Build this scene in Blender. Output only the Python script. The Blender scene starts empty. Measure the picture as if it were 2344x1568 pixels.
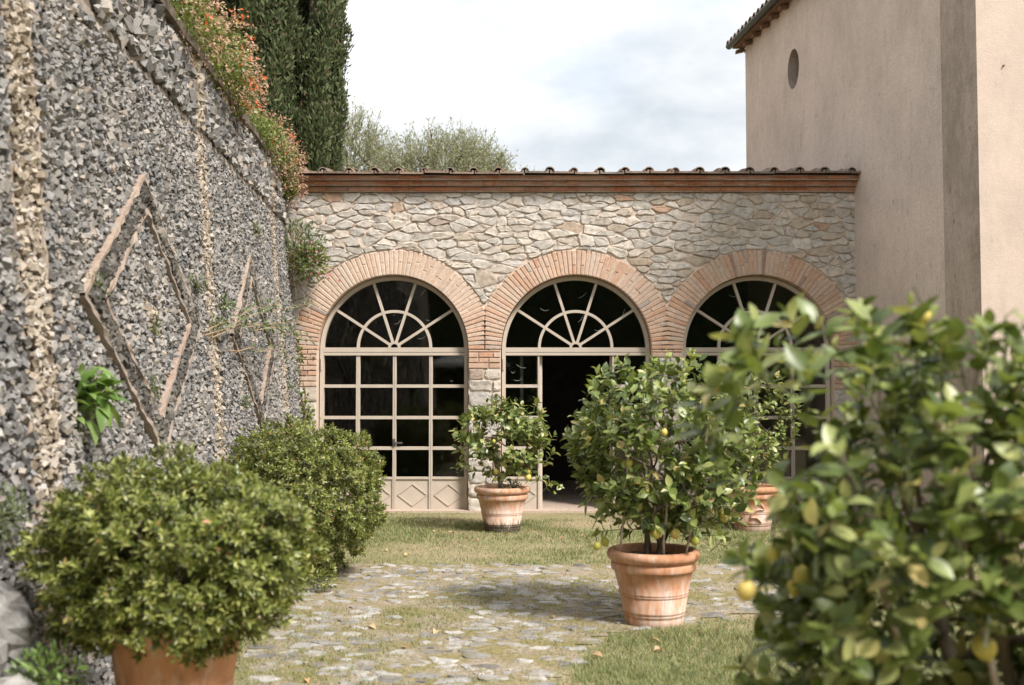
import bpy, math, random
import numpy as np
from mathutils import Matrix, Vector
R = math.radians
random.seed(7)
RNG = np.random.default_rng(7)
SC = bpy.context.scene
COL = SC.collection

# ------------------------------------------------------------------ camera
CAMZ, FPX, PITCH = 1.66, 2473.0, math.atan(111 / 2473.0)
cam_d = bpy.data.cameras.new('camera'); cam = bpy.data.objects.new('camera', cam_d); COL.objects.link(cam)
cam.location = (0, 0, CAMZ); cam.rotation_euler = (R(90) + PITCH, 0, 0)
cam_d.sensor_width = 36.0; cam_d.lens = 36.0 * FPX / 2343.0
cam_d.clip_start = 0.05; cam_d.clip_end = 2000
cam_d.dof.use_dof = True; cam_d.dof.focus_distance = 12.0; cam_d.dof.aperture_fstop = 2.2
SC.camera = cam

# ------------------------------------------------------------------ sun, sky, exposure
SUN_EL, SUN_AZ = R(48), R(43)          # azimuth measured from the camera's back (-y) towards +x
sdir = Vector((math.sin(SUN_AZ) * math.cos(SUN_EL), -math.cos(SUN_AZ) * math.cos(SUN_EL), math.sin(SUN_EL)))
sun_d = bpy.data.lights.new('sun', 'SUN'); sun = bpy.data.objects.new('sun', sun_d); COL.objects.link(sun)
sun_d.energy = 2.6; sun_d.angle = R(14); sun_d.color = (1.0, 0.935, 0.87)
sun.rotation_euler = sdir.to_track_quat('Z', 'Y').to_euler(); sun.location = (12, -10, 20)

W = bpy.data.worlds.new('World'); SC.world = W; W.use_nodes = True
nt = W.node_tree; nt.nodes.clear()
def wn(t, **k):
    n = nt.nodes.new(t)
    for a, b in k.items(): setattr(n, a, b)
    return n
out = wn('ShaderNodeOutputWorld'); mixw = wn('ShaderNodeMixShader')
bg1 = wn('ShaderNodeBackground'); bg2 = wn('ShaderNodeBackground')
sky = wn('ShaderNodeTexSky', sky_type='NISHITA', sun_disc=False)
sky.sun_elevation = SUN_EL; sky.sun_rotation = math.pi - SUN_AZ
sky.air_density = 1.0; sky.dust_density = 2.0
bg1.inputs[1].default_value = 0.12
tc = wn('ShaderNodeTexCoord')
mp = wn('ShaderNodeMapping'); mp.inputs['Scale'].default_value = (1, 1, 1.9); mp.inputs['Location'].default_value = (0.35, 0.0, 0.12)
n1 = wn('ShaderNodeTexNoise'); n1.inputs['Scale'].default_value = 2.6; n1.inputs['Detail'].default_value = 6; n1.inputs['Roughness'].default_value = 0.55
r1 = wn('ShaderNodeValToRGB')
r1.color_ramp.elements[0].position = 0.36; r1.color_ramp.elements[0].color = (0.50, 0.54, 0.58, 1)
r1.color_ramp.elements[1].position = 0.60; r1.color_ramp.elements[1].color = (1.0, 0.985, 0.955, 1)
n2 = wn('ShaderNodeTexNoise'); n2.inputs['Scale'].default_value = 4.0; n2.inputs['Detail'].default_value = 5
r2 = wn('ShaderNodeValToRGB')
r2.color_ramp.elements[0].position = 0.30; r2.color_ramp.elements[0].color = (0.75, 0.75, 0.75, 1)
r2.color_ramp.elements[1].position = 0.48; r2.color_ramp.elements[1].color = (0.97, 0.97, 0.97, 1)
L = nt.links.new
L(tc.outputs['Generated'], mp.inputs[0]); L(mp.outputs[0], n1.inputs['Vector']); L(mp.outputs[0], n2.inputs['Vector'])
L(n1.outputs[0], r1.inputs[0]); L(n2.outputs[0], r2.inputs[0])
L(sky.outputs[0], bg1.inputs[0]); L(r1.outputs[0], bg2.inputs[0]); bg2.inputs[1].default_value = 0.56
L(r2.outputs[0], mixw.inputs[0]); L(bg1.outputs[0], mixw.inputs[1]); L(bg2.outputs[0], mixw.inputs[2]); L(mixw.outputs[0], out.inputs[0])

SC.view_settings.view_transform = 'Standard'; SC.view_settings.look = 'None'
SC.view_settings.exposure = 1.36; SC.view_settings.gamma = 1.0
SC.view_settings.use_curve_mapping = False
SC.render.engine = 'CYCLES'
try:
    SC.cycles.use_denoising = True
    SC.cycles.transparent_max_bounces = 12; SC.cycles.max_bounces = 8
except Exception: pass

# ------------------------------------------------------------------ helpers
def ray(px, py):                        # a pixel of the 2343-wide photograph -> view direction
    v = np.array([(px - 1171.5) / FPX, 1.0, (784 - py) / FPX])
    c, s = math.cos(PITCH), math.sin(PITCH)
    return np.array([v[0], v[1] * c - v[2] * s, v[1] * s + v[2] * c])
def at_y(px, py, y):
    v = ray(px, py); t = y / v[1]
    return np.array([v[0] * t, y, CAMZ + v[2] * t])
def at_z(px, py, z=0.0):
    v = ray(px, py); t = (z - CAMZ) / v[2]
    return np.array([v[0] * t, v[1] * t, z])
def proj(P):
    P = np.atleast_2d(np.asarray(P, float)); c, s = math.cos(PITCH), math.sin(PITCH)
    y = P[:, 1]; z = P[:, 2] - CAMZ
    d = y * c + z * s; u = -y * s + z * c
    d = np.where(d < 0.05, 0.05, d)
    return 1171.5 + FPX * P[:, 0] / d, 784 - FPX * u / d, d

def vnoise(x, y, seed=0):
    x = np.asarray(x, float); y = np.asarray(y, float)
    xi = np.floor(x).astype(np.int64); yi = np.floor(y).astype(np.int64)
    fx = x - xi; fy = y - yi; fx = fx * fx * (3 - 2 * fx); fy = fy * fy * (3 - 2 * fy)
    def h(a, b):
        n = (a * 374761393 + b * 668265263 + seed * 974711) & 0x7fffffff
        n = ((n ^ (n >> 13)) * 1274126177) & 0x7fffffff
        return ((n ^ (n >> 16)) & 0xffff) / 65535.0
    return (h(xi, yi) * (1 - fx) + h(xi + 1, yi) * fx) * (1 - fy) + (h(xi, yi + 1) * (1 - fx) + h(xi + 1, yi + 1) * fx) * fy
def fbm(x, y, seed=0, o=3):
    s = 0; a = 0.5
    for k in range(o):
        s = s + a * vnoise(np.asarray(x) * 2 ** k, np.asarray(y) * 2 ** k, seed + k); a *= 0.5
    return s / (1 - 0.5 ** o)

WL = {}                                 # world location of every parent (parents are never rotated)
def wl(o): return WL[o.name] if o is not None else Vector((0, 0, 0))
def tag(o, label=None, cat=None, group=None, kind=None):
    if label: o['label'] = label
    if cat: o['category'] = cat
    if group: o['group'] = group
    if kind: o['kind'] = kind
    return o
def thing(name, loc, label, cat, group=None):
    o = bpy.data.objects.new(name, None); COL.objects.link(o); o.location = loc; o.empty_display_size = 0.2
    WL[o.name] = Vector(loc)
    return tag(o, label, cat, group)
def mk_mesh(name, V, F, mat, smooth=False):
    me = bpy.data.meshes.new(name)
    V = np.asarray(V, np.float32)
    if isinstance(F, np.ndarray):
        n, k = F.shape
        me.vertices.add(len(V)); me.vertices.foreach_set('co', V.ravel())
        me.loops.add(n * k); me.loops.foreach_set('vertex_index', F.astype(np.int32).ravel())
        me.polygons.add(n); me.polygons.foreach_set('loop_start', np.arange(0, n * k, k, dtype=np.int32))
        me.polygons.foreach_set('loop_total', np.full(n, k, np.int32))
        me.update(calc_edges=True)
    else:
        me.from_pydata([tuple(map(float, v)) for v in V], [], [tuple(map(int, f)) for f in F]); me.update()
    me.polygons.foreach_set('use_smooth', np.full(len(me.polygons), bool(smooth)))
    if mat is not None:
        for m in (mat if isinstance(mat, (list, tuple)) else [mat]): me.materials.append(m)
    return me
def put(name, me, parent=None, loc=(0, 0, 0), rot=None, scale=None):
    o = bpy.data.objects.new(name, me); COL.objects.link(o)
    p = Vector([float(a) for a in loc])
    if parent is not None: o.parent = parent
    rel = p - wl(parent)
    if rot is not None:
        M = rot.to_4x4() if scale is None else rot.to_4x4() @ Matrix.Scale(float(scale), 4)
        o.matrix_basis = Matrix.Translation(rel) @ M
    else:
        o.location = rel
    WL[o.name] = p
    return o
def piece(name, V, F, mat, parent=None, smooth=False, kind=None, center=True):
    V = np.asarray(V, float)
    c = V.mean(0) if center else np.zeros(3)
    o = put(name, mk_mesh(name, V - c, F, mat, smooth), parent, c)
    if kind: o['kind'] = kind
    return o
class MB:
    def __init__(s): s.V = []; s.F = []
    def add(s, V, F):
        n = len(s.V); s.V.extend([tuple(map(float, v)) for v in V]); s.F.extend([tuple(int(i) + n for i in f) for f in F]); return s
    def box(s, lo, hi):
        x0, y0, z0 = lo; x1, y1, z1 = hi
        return s.add([(x0,y0,z0),(x1,y0,z0),(x1,y1,z0),(x0,y1,z0),(x0,y0,z1),(x1,y0,z1),(x1,y1,z1),(x0,y1,z1)],
                     [(0,3,2,1),(4,5,6,7),(0,1,5,4),(1,2,6,5),(2,3,7,6),(3,0,4,7)])
    def bar(s, p0, p1, w, y0, y1):      # a bar in an x-z plane
        p0 = np.array(p0, float); p1 = np.array(p1, float); d = p1 - p0; d /= np.linalg.norm(d); n = np.array([-d[1], d[0]]) * w / 2
        q = [p0 - n, p1 - n, p1 + n, p0 + n]
        return s.add([(a[0], y0, a[1]) for a in q] + [(a[0], y1, a[1]) for a in q],
                     [(0,1,2,3),(7,6,5,4),(0,4,5,1),(1,5,6,2),(2,6,7,3),(3,7,4,0)])
    def arc(s, c, r0, r1, a0, a1, y0, y1, n=32):
        A = np.linspace(a0, a1, n + 1); V = []; F = []
        for a in A:
            for (r, y) in ((r0, y0), (r1, y0), (r1, y1), (r0, y1)): V.append((c[0] + r * math.cos(a), y, c[1] + r * math.sin(a)))
        for i in range(n):
            b = 4 * i
            for j in range(4): F.append((b + j, b + 4 + j, b + 4 + (j + 1) % 4, b + (j + 1) % 4))
        F.append((3, 2, 1, 0)); F.append((4 * n, 4 * n + 1, 4 * n + 2, 4 * n + 3))
        return s.add(V, F)
    def tube(s, pts, rad, k=6, cap=True):
        pts = np.asarray(pts, float); n = len(pts); rad = np.broadcast_to(np.asarray(rad, float), (n,))
        T = np.gradient(pts, axis=0); T /= np.linalg.norm(T, axis=1)[:, None] + 1e-9
        ref = np.array([0.31, 0.17, 0.94]) if abs(T[0][2]) < 0.9 else np.array([1.0, 0.1, 0])
        V = []; F = []
        for i in range(n):
            a = np.cross(T[i], ref); a /= np.linalg.norm(a) + 1e-9; b = np.cross(T[i], a)
            for j in range(k):
                t = 2 * math.pi * j / k; V.append(pts[i] + rad[i] * (math.cos(t) * a + math.sin(t) * b))
        for i in range(n - 1):
            for j in range(k): F.append((i * k + j, i * k + (j + 1) % k, (i + 1) * k + (j + 1) % k, (i + 1) * k + j))
        if cap: F.append(tuple(range(k))[::-1]); F.append(tuple(range((n - 1) * k, n * k)))
        return s.add(V, F)
    def lathe(s, prof, c=(0, 0, 0), n=40, cap=True):
        V = []; F = []; m = len(prof)
        for (r, z) in prof:
            for j in range(n):
                t = 2 * math.pi * j / n; V.append((c[0] + r * math.cos(t), c[1] + r * math.sin(t), c[2] + z))
        for i in range(m - 1):
            for j in range(n): F.append((i * n + j, i * n + (j + 1) % n, (i + 1) * n + (j + 1) % n, (i + 1) * n + j))
        if cap: F.append(tuple(range(n))[::-1]); F.append(tuple(range((m - 1) * n, m * n)))
        return s.add(V, F)
    def build(s, name, mat, parent=None, smooth=False, kind=None):
        return piece(name, s.V, s.F, mat, parent, smooth, kind)

# ------------------------------------------------------------------ materials
class NT:
    def __init__(s, name):
        s.m = bpy.data.materials.new(name); s.m.use_nodes = True; s.t = s.m.node_tree; s.t.nodes.clear()
        s.out = s.n('ShaderNodeOutputMaterial')
    def n(s, t, **k):
        o = s.t.nodes.new(t)
        for a, b in k.items(): setattr(o, a, b)
        return o
    def set(s, sock, v):
        if hasattr(v, 'links') or isinstance(v, bpy.types.NodeSocket): s.t.links.new(v, sock)
        elif isinstance(v, (tuple, list)) and len(v) == 3 and sock.type == 'RGBA': sock.default_value = (*v, 1)
        else: sock.default_value = v
    def coord(s, which='Object', scale=None):
        o = s.n('ShaderNodeTexCoord').outputs[which]
        if scale is not None:
            m = s.n('ShaderNodeMapping'); s.t.links.new(o, m.inputs[0]); m.inputs['Scale'].default_value = scale; o = m.outputs[0]
        return o
    def pos(s, scale=None):
        o = s.n('ShaderNodeNewGeometry').outputs['Position']
        if scale is not None:
            m = s.n('ShaderNodeMapping'); s.t.links.new(o, m.inputs[0]); m.inputs['Scale'].default_value = scale; o = m.outputs[0]
        return o
    def noise(s, vec, sc, det=4, rough=0.55):
        n = s.n('ShaderNodeTexNoise'); s.t.links.new(vec, n.inputs['Vector'])
        n.inputs['Scale'].default_value = sc; n.inputs['Detail'].default_value = det; n.inputs['Roughness'].default_value = rough
        return n.outputs[0]
    def ramp(s, f, stops, interp='LINEAR'):
        n = s.n('ShaderNodeValToRGB'); e = n.color_ramp.elements; n.color_ramp.interpolation = interp
        while len(e) < len(stops): e.new(0.5)
        for k, (p, c) in enumerate(stops):
            e[k].position = p; e[k].color = (*c, 1) if isinstance(c, (tuple, list)) else (c, c, c, 1)
        s.t.links.new(f, n.inputs[0]); return n.outputs[0]
    def mix(s, f, a, b, mode='MIX'):
        n = s.n('ShaderNodeMix', data_type='RGBA', blend_type=mode)
        s.set(n.inputs[0], f); s.set(n.inputs[6], a); s.set(n.inputs[7], b); return n.outputs[2]
    def math(s, op, a, b=0.0):
        n = s.n('ShaderNodeMath', operation=op); s.set(n.inputs[0], a); s.set(n.inputs[1], b); return n.outputs[0]
    def rnd(s):
        a = s.n('ShaderNodeObjectInfo').outputs['Random']; b = s.n('ShaderNodeNewGeometry').outputs['Random Per Island']
        return s.math('FRACT', s.math('ADD', a, b))
    def bump(s, h, strength=0.3, dist=0.01):
        n = s.n('ShaderNodeBump'); n.inputs['Strength'].default_value = strength; n.inputs['Distance'].default_value = dist
        s.set(n.inputs['Height'], h); return n.outputs[0]
    def sep(s, v):
        n = s.n('ShaderNodeSeparateXYZ'); s.t.links.new(v, n.inputs[0]); return n.outputs
    def bsdf(s, col, rough=0.8, normal=None, spec=0.3, **k):
        p = s.n('ShaderNodeBsdfPrincipled'); s.set(p.inputs['Base Color'], col); s.set(p.inputs['Roughness'], rough)
        p.inputs['Specular IOR Level'].default_value = spec
        if normal is not None: s.t.links.new(normal, p.inputs['Normal'])
        for a, b in k.items(): s.set(p.inputs[a], b)
        return p.outputs[0]
    def done(s, sh): s.t.links.new(sh, s.out.inputs[0]); return s.m

def rocky(name, stops, bump=0.5, scale=22, dark=0.55, interp='LINEAR'):
    t = NT(name); r = t.rnd(); p = t.pos()
    c = t.ramp(r, stops, interp)
    n = t.noise(p, scale, 6, 0.65)
    c = t.mix(1.0, c, t.ramp(n, [(0.28, dark), (0.5, 0.95), (0.75, 1.18)]), 'MULTIPLY')
    n2 = t.noise(p, 3.0, 3)
    c = t.mix(t.ramp(n2, [(0.45, 0.0), (0.7, 0.35)]), c, (0.42, 0.38, 0.32))
    return t.done(t.bsdf(c, 0.9, t.bump(n, bump, 0.012), 0.2))
M = {}
M['facade_stone'] = rocky('facade_stone', [(0.0, (0.42, 0.37, 0.315)), (0.2, (0.50, 0.47, 0.43)), (0.42, (0.57, 0.505, 0.43)), (0.6, (0.46, 0.44, 0.415)), (0.78, (0.60, 0.555, 0.495)), (0.9, (0.45, 0.38, 0.31)), (0.955, (0.44, 0.37, 0.29)), (0.975, (0.44, 0.29, 0.20)), (1.0, (0.35, 0.33, 0.31))], 0.85, 16, 0.5)
M['facade_mortar'] = rocky('facade_mortar', [(0, (0.62, 0.505, 0.415)), (1, (0.62, 0.505, 0.415))], 0.6, 30, 0.7)
M['wall_rock'] = rocky('wall_rock', [(0.0, (0.095, 0.092, 0.09)), (0.3, (0.175, 0.172, 0.17)), (0.6, (0.235, 0.231, 0.226)), (0.85, (0.31, 0.30, 0.288)), (0.93, (0.33, 0.275, 0.225)), (1.0, (0.42, 0.40, 0.37))], 0.22, 60, 0.62)
M['tufa'] = rocky('tufa', [(0.0, (0.21, 0.17, 0.125)), (0.4, (0.34, 0.285, 0.22)), (0.8, (0.45, 0.39, 0.32)), (1.0, (0.42, 0.40, 0.38))], 0.3, 50, 0.5)
M['dark_rock'] = rocky('dark_rock', [(0.0, (0.055, 0.051, 0.045)), (0.5, (0.105, 0.098, 0.088)), (1.0, (0.16, 0.15, 0.137))], 0.7, 45, 0.5)
M['wall_mortar'] = rocky('wall_mortar', [(0, (0.19, 0.155, 0.125)), (1, (0.19, 0.155, 0.125))], 0.7, 25, 0.5)
M['string_mortar'] = rocky('string_mortar', [(0, (0.30, 0.26, 0.22)), (1, (0.34, 0.29, 0.25))], 0.6, 18, 0.5)
M['coping'] = rocky('coping', [(0, (0.11, 0.085, 0.065)), (1, (0.16, 0.13, 0.10))], 0.6, 25, 0.5)
M['edging_brick'] = rocky('edging_brick', [(0, (0.33, 0.25, 0.20)), (0.6, (0.37, 0.29, 0.235)), (1, (0.28, 0.25, 0.22))], 0.5, 20, 0.6)
t = NT('cobble'); p = t.pos(); c = t.ramp(t.rnd(), [(0.0, (0.17, 0.16, 0.15)), (0.3, (0.30, 0.285, 0.265)), (0.7, (0.36, 0.345, 0.325)), (1.0, (0.43, 0.41, 0.385))])
c = t.mix(1.0, c, t.ramp(t.noise(p, 14, 6, 0.7), [(0.3, 0.5), (0.5, 0.95), (0.72, 1.3)]), 'MULTIPLY')
c = t.mix(t.ramp(t.noise(p, 7, 5, 0.65), [(0.50, 0.0), (0.62, 0.8)]), c, (0.19, 0.16, 0.08)); M['cobble'] = t.done(t.bsdf(c, 0.9, t.bump(t.noise(p, 30, 5, 0.7), 0.7, 0.012), 0.2))
M['boulder'] = rocky('boulder', [(0.0, (0.20, 0.195, 0.19)), (1.0, (0.33, 0.32, 0.305))], 1.0, 14, 0.4)
M['brick'] = rocky('brick', [(0.0, (0.56, 0.43, 0.345)), (0.25, (0.53, 0.33, 0.225)), (0.5, (0.56, 0.42, 0.33)), (0.7, (0.50, 0.29, 0.19)), (0.9, (0.54, 0.43, 0.35)), (0.96, (0.30, 0.25, 0.23)), (1.0, (0.36, 0.19, 0.12))], 0.4, 22, 0.72)
M['pale_brick'] = rocky('pale_brick', [(0.0, (0.57, 0.44, 0.35)), (0.4, (0.60, 0.47, 0.38)), (0.8, (0.55, 0.40, 0.30)), (1.0, (0.50, 0.38, 0.30))], 0.4, 22, 0.78)
M['cornice_brick'] = rocky('cornice_brick', [(0.0, (0.31, 0.115, 0.055)), (0.35, (0.40, 0.165, 0.085)), (0.7, (0.28, 0.11, 0.055)), (0.92, (0.38, 0.20, 0.12)), (1.0, (0.20, 0.10, 0.07))], 0.3, 22, 0.6)
M['cornice_mortar'] = rocky('cornice_mortar', [(0, (0.33, 0.23, 0.17)), (1, (0.38, 0.27, 0.2))], 0.3, 22, 0.6)
M['roof_tile'] = rocky('roof_tile', [(0.0, (0.19, 0.13, 0.10)), (0.5, (0.27, 0.19, 0.145)), (1.0, (0.17, 0.145, 0.125))], 0.5, 30, 0.35)

def stucco(name, base, stain, amt, pit=0.5, speck=1.0, bmp=0.6):
    t = NT(name); p = t.pos(); ps = t.pos((1.3, 1.3, 0.6))
    c = t.mix(t.ramp(t.noise(ps, 1.7, 8, 0.72), [(0.40, 0.0), (0.66, amt)]), base, stain)
    c = t.mix(t.ramp(t.noise(p, 0.9, 6, 0.65), [(0.42, 0.0), (0.62, 0.6)]), c, tuple(min(1, 1.16 * a) for a in base))
    c = t.mix(t.ramp(t.noise(t.pos((5, 5, 1.1)), 2.0, 6, 0.7), [(0.50, 0.0), (0.75, 0.5 * amt)]), c, tuple(0.8 * a for a in stain))
    pits = t.noise(t.pos((1, 1, 0.4)), 16, 3, 0.6)
    c = t.mix(t.ramp(pits, [(0.29, pit), (0.345, 0.0)]), c, tuple(0.5 * a for a in stain))
    c = t.mix(1.0, c, t.ramp(t.noise(p, 30, 5, 0.7), [(0.3, 1 - .14 * speck), (0.7, 1 + .12 * speck)]), 'MULTIPLY')
    fine = t.noise(p, 60, 4); big = t.noise(p, 6, 4)
    h = t.math('ADD', t.math('MULTIPLY', fine, 0.5), big)
    return t.done(t.bsdf(c, 0.95, t.bump(h, bmp, 0.025), 0.1))
M['stucco'] = stucco('stucco', (0.57, 0.475, 0.41), (0.45, 0.375, 0.325), 0.75)
M['stucco_dirt_shade'] = stucco('stucco_dirt_shade', (0.41, 0.34, 0.285), (0.22, 0.18, 0.145), 0.9)  # dirt on the corner strip; painted shade in the oval reveal
M['stucco_pink'] = stucco('stucco_pink', (0.51, 0.42, 0.36), (0.46, 0.375, 0.32), 0.6, 0.15, 0.25, 0.25)

t = NT('frame_paint'); M['frame'] = t.done(t.bsdf(t.ramp(t.noise(t.pos(), 6, 4), [(0.3, (0.44, 0.38, 0.315)), (0.7, (0.50, 0.435, 0.365))]), 0.6, None, 0.3))
t = NT('glass')
gl = t.n('ShaderNodeBsdfGlossy'); gl.inputs['Roughness'].default_value = 0.03
tr = t.n('ShaderNodeBsdfTransparent'); tr.inputs[0].default_value = (0.80, 0.82, 0.80, 1)
fr = t.n('ShaderNodeFresnel'); fr.inputs[0].default_value = 1.5
mx = t.n('ShaderNodeMixShader'); t.t.links.new(fr.outputs[0], mx.inputs[0]); t.t.links.new(tr.outputs[0], mx.inputs[1]); t.t.links.new(gl.outputs[0], mx.inputs[2])
M['glass'] = t.done(mx.outputs[0])
t = NT('wood'); M['wood'] = t.done(t.bsdf(t.ramp(t.noise(t.pos((1, 8, 1)), 6, 4), [(0.3, (0.13, 0.075, 0.045)), (0.7, (0.22, 0.13, 0.08))]), 0.8))
t = NT('gutter'); M['gutter'] = t.done(t.bsdf((0.05, 0.055, 0.055), 0.45, None, 0.4, Metallic=0.4))
t = NT('iron'); M['iron'] = t.done(t.bsdf((0.08, 0.07, 0.06), 0.6))
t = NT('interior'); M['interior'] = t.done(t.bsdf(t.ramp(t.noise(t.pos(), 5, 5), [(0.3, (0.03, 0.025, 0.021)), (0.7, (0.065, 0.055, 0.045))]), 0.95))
t = NT('gravel_floor'); g = t.noise(t.pos(), 45, 4, 0.7); M['floor'] = t.done(t.bsdf(t.ramp(g, [(0.3, (0.30, 0.23, 0.18)), (0.6, (0.55, 0.44, 0.36))]), 0.95, t.bump(g, 0.6, 0.01)))

def terracotta(name, lime, moss):
    t = NT(name); o = t.coord('Object'); z = t.sep(o)[2]
    base = t.ramp(t.noise(o, 7, 5), [(0.3, (0.47, 0.22, 0.115)), (0.55, (0.54, 0.29, 0.17)), (0.8, (0.56, 0.36, 0.25))])
    streak = t.noise(t.coord('Object', (11, 11, 1.4)), 2.2, 5, 0.65)
    hfac = t.ramp(z, [(0.0, 1.0), (1.0, 1.0)])
    streak = t.math('ADD', streak, t.math('MULTIPLY', t.math('SUBTRACT', 0.24, z), 0.38))
    streak = t.math('ADD', streak, t.math('MULTIPLY', t.math('SUBTRACT', t.noise(o, 3.2, 3), 0.5), 0.5))
    c0 = t.noise(t.coord('Object', (4, 4, 1.6)), 2.6, 5, 0.7)
    base = t.mix(t.ramp(c0, [(0.5, 0.0), (0.68, 0.75)]), base, (0.30, 0.14, 0.075))
    c = t.mix(t.ramp(streak, [(0.45 - 0.12 * lime, 0.0), (0.72 - 0.1 * lime, 0.85)]), base, (0.62, 0.52, 0.46))
    zz = t.math('ADD', z, t.math('MULTIPLY', t.math('SUBTRACT', t.noise(t.coord('Object', (9, 9, 2)), 3, 4), 0.5), 0.30))
    c = t.mix(t.ramp(zz, [(0.0, moss), (0.09, moss * 0.9), (0.15, 0.0)]), c, (0.06, 0.05, 0.035))
    return t.done(t.bsdf(c, 0.85, t.bump(t.noise(o, 60, 3), 0.25, 0.004), 0.25))
M['terracotta'] = terracotta('terracotta', 0.22, 0.0)
M['terracotta_limed'] = terracotta('terracotta_limed', 1.0, 1.0)
M['terracotta_dark'] = terracotta('terracotta_dark', 0.3, 0.35)
t = NT('soil'); M['soil'] = t.done(t.bsdf(t.ramp(t.noise(t.pos(), 40, 4), [(0.3, (0.05, 0.035, 0.025)), (0.7, (0.13, 0.09, 0.06))]), 0.95))
t = NT('bark'); M['bark'] = t.done(t.bsdf(t.ramp(t.noise(t.pos((3, 3, 1)), 14, 4), [(0.3, (0.09, 0.07, 0.05)), (0.7, (0.21, 0.17, 0.13))]), 0.9))
t = NT('twig'); M['twig'] = t.done(t.bsdf((0.10, 0.11, 0.05), 0.8))
t = NT('dry_twig'); M['dry_twig'] = t.done(t.bsdf((0.33, 0.23, 0.14), 0.9))
t = NT('cane'); M['cane'] = t.done(t.bsdf(t.ramp(t.noise(t.pos((1, 1, 0.2)), 20, 3), [(0.3, (0.30, 0.24, 0.19)), (0.7, (0.45, 0.38, 0.31))]), 0.8))
t = NT('string'); M['string'] = t.done(t.bsdf((0.5, 0.56, 0.55), 0.6))
def leafm(name, stops, trans=0.3, rough=0.42, spec=0.5, tint=1.5):
    t = NT(name); r = t.rnd(); c = t.ramp(r, stops)
    c = t.mix(1.0, c, t.ramp(t.noise(t.pos(), 9, 3), [(0.3, 0.7), (0.7, 1.25)]), 'MULTIPLY')
    p = t.bsdf(c, rough, None, spec)
    tl = t.n('ShaderNodeBsdfTranslucent'); t.set(tl.inputs[0], t.mix(1.0, c, (tint, tint, tint * 0.6), 'MULTIPLY'))
    mx = t.n('ShaderNodeMixShader'); mx.inputs[0].default_value = trans
    t.t.links.new(p, mx.inputs[1]); t.t.links.new(tl.outputs[0], mx.inputs[2])
    return t.done(mx.outputs[0])
M['lemon_leaf'] = leafm('lemon_leaf', [(0.0, (0.045, 0.075, 0.016)), (0.3, (0.115, 0.16, 0.036)), (0.65, (0.215, 0.27, 0.075)), (0.86, (0.32, 0.35, 0.13)), (0.955, (0.36, 0.37, 0.14)), (0.982, (0.48, 0.42, 0.15)), (1.0, (0.52, 0.42, 0.18))], 0.24, 0.40, 0.6)
M['azalea_leaf'] = leafm('azalea_leaf', [(0.0, (0.055, 0.078, 0.016)), (0.4, (0.145, 0.175, 0.036)), (0.75, (0.25, 0.275, 0.068)), (0.99, (0.36, 0.37, 0.13)), (0.994, (0.42, 0.20, 0.08)), (1.0, (0.40, 0.18, 0.10))], 0.2, 0.38, 0.6)
M['cypress'] = leafm('cypress', [(0.0, (0.036, 0.052, 0.022)), (0.5, (0.085, 0.112, 0.047)), (0.9, (0.145, 0.172, 0.08)), (0.95, (0.10, 0.075, 0.05)), (1.0, (0.14, 0.09, 0.06))], 0.15, 0.7, 0.2, 1.1)
M['olive_leaf'] = leafm('olive_leaf', [(0.0, (0.20, 0.22, 0.145)), (0.6, (0.30, 0.32, 0.22)), (1.0, (0.40, 0.42, 0.32))], 0.4, 0.5, 0.4, 1.4)  # silvery leaf, its colour paled further to imitate haze and backlight
M['ivy_leaf'] = leafm('ivy_leaf', [(0.0, (0.07, 0.10, 0.022)), (0.5, (0.15, 0.19, 0.045)), (1.0, (0.25, 0.27, 0.08))], 0.3)
M['grey_leaf'] = leafm('grey_leaf', [(0.0, (0.09, 0.12, 0.055)), (0.5, (0.16, 0.20, 0.10)), (1.0, (0.25, 0.29, 0.17))], 0.3)
M['bright_leaf'] = leafm('bright_leaf', [(0.0, (0.10, 0.18, 0.04)), (0.5, (0.19, 0.29, 0.08)), (1.0, (0.29, 0.40, 0.15))], 0.35)
M['petal'] = leafm('petal', [(0.0, (0.62, 0.10, 0.03)), (0.45, (0.74, 0.17, 0.07)), (1.0, (0.72, 0.26, 0.14))], 0.3, 0.6, 0.2, 1.2)
M['bud'] = leafm('bud', [(0.0, (0.52, 0.27, 0.22)), (0.5, (0.56, 0.36, 0.29)), (1.0, (0.42, 0.36, 0.20))], 0.3, 0.6, 0.2, 1.2)
M['pink_petal'] = leafm('pink_petal', [(0.0, (0.5, 0.12, 0.2)), (1.0, (0.6, 0.25, 0.3))], 0.3, 0.6, 0.2, 1.2)
M['grass'] = leafm('grass_blade', [(0.0, (0.10, 0.14, 0.048)), (0.4, (0.185, 0.235, 0.095)), (0.7, (0.30, 0.33, 0.16)), (0.88, (0.34, 0.31, 0.16)), (1.0, (0.44, 0.36, 0.22))], 0.3, 0.6, 0.2, 1.2)
M['dead_leaf'] = leafm('dead_leaf', [(0.0, (0.42, 0.24, 0.11)), (0.6, (0.52, 0.36, 0.22)), (1.0, (0.58, 0.44, 0.12))], 0.15, 0.7, 0.2, 1.0)
t = NT('lemon_skin'); o = t.coord('Object')
c = t.ramp(t.math('FRACT', t.math('ADD', t.n('ShaderNodeObjectInfo').outputs['Random'], 0.0)), [(0.0, (0.36, 0.38, 0.06)), (0.4, (0.52, 0.46, 0.10)), (0.8, (0.62, 0.50, 0.14)), (1.0, (0.64, 0.42, 0.14))])
M['lemon'] = t.done(t.bsdf(c, 0.45, t.bump(t.noise(o, 160, 2), 0.25, 0.002), 0.4))
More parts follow.
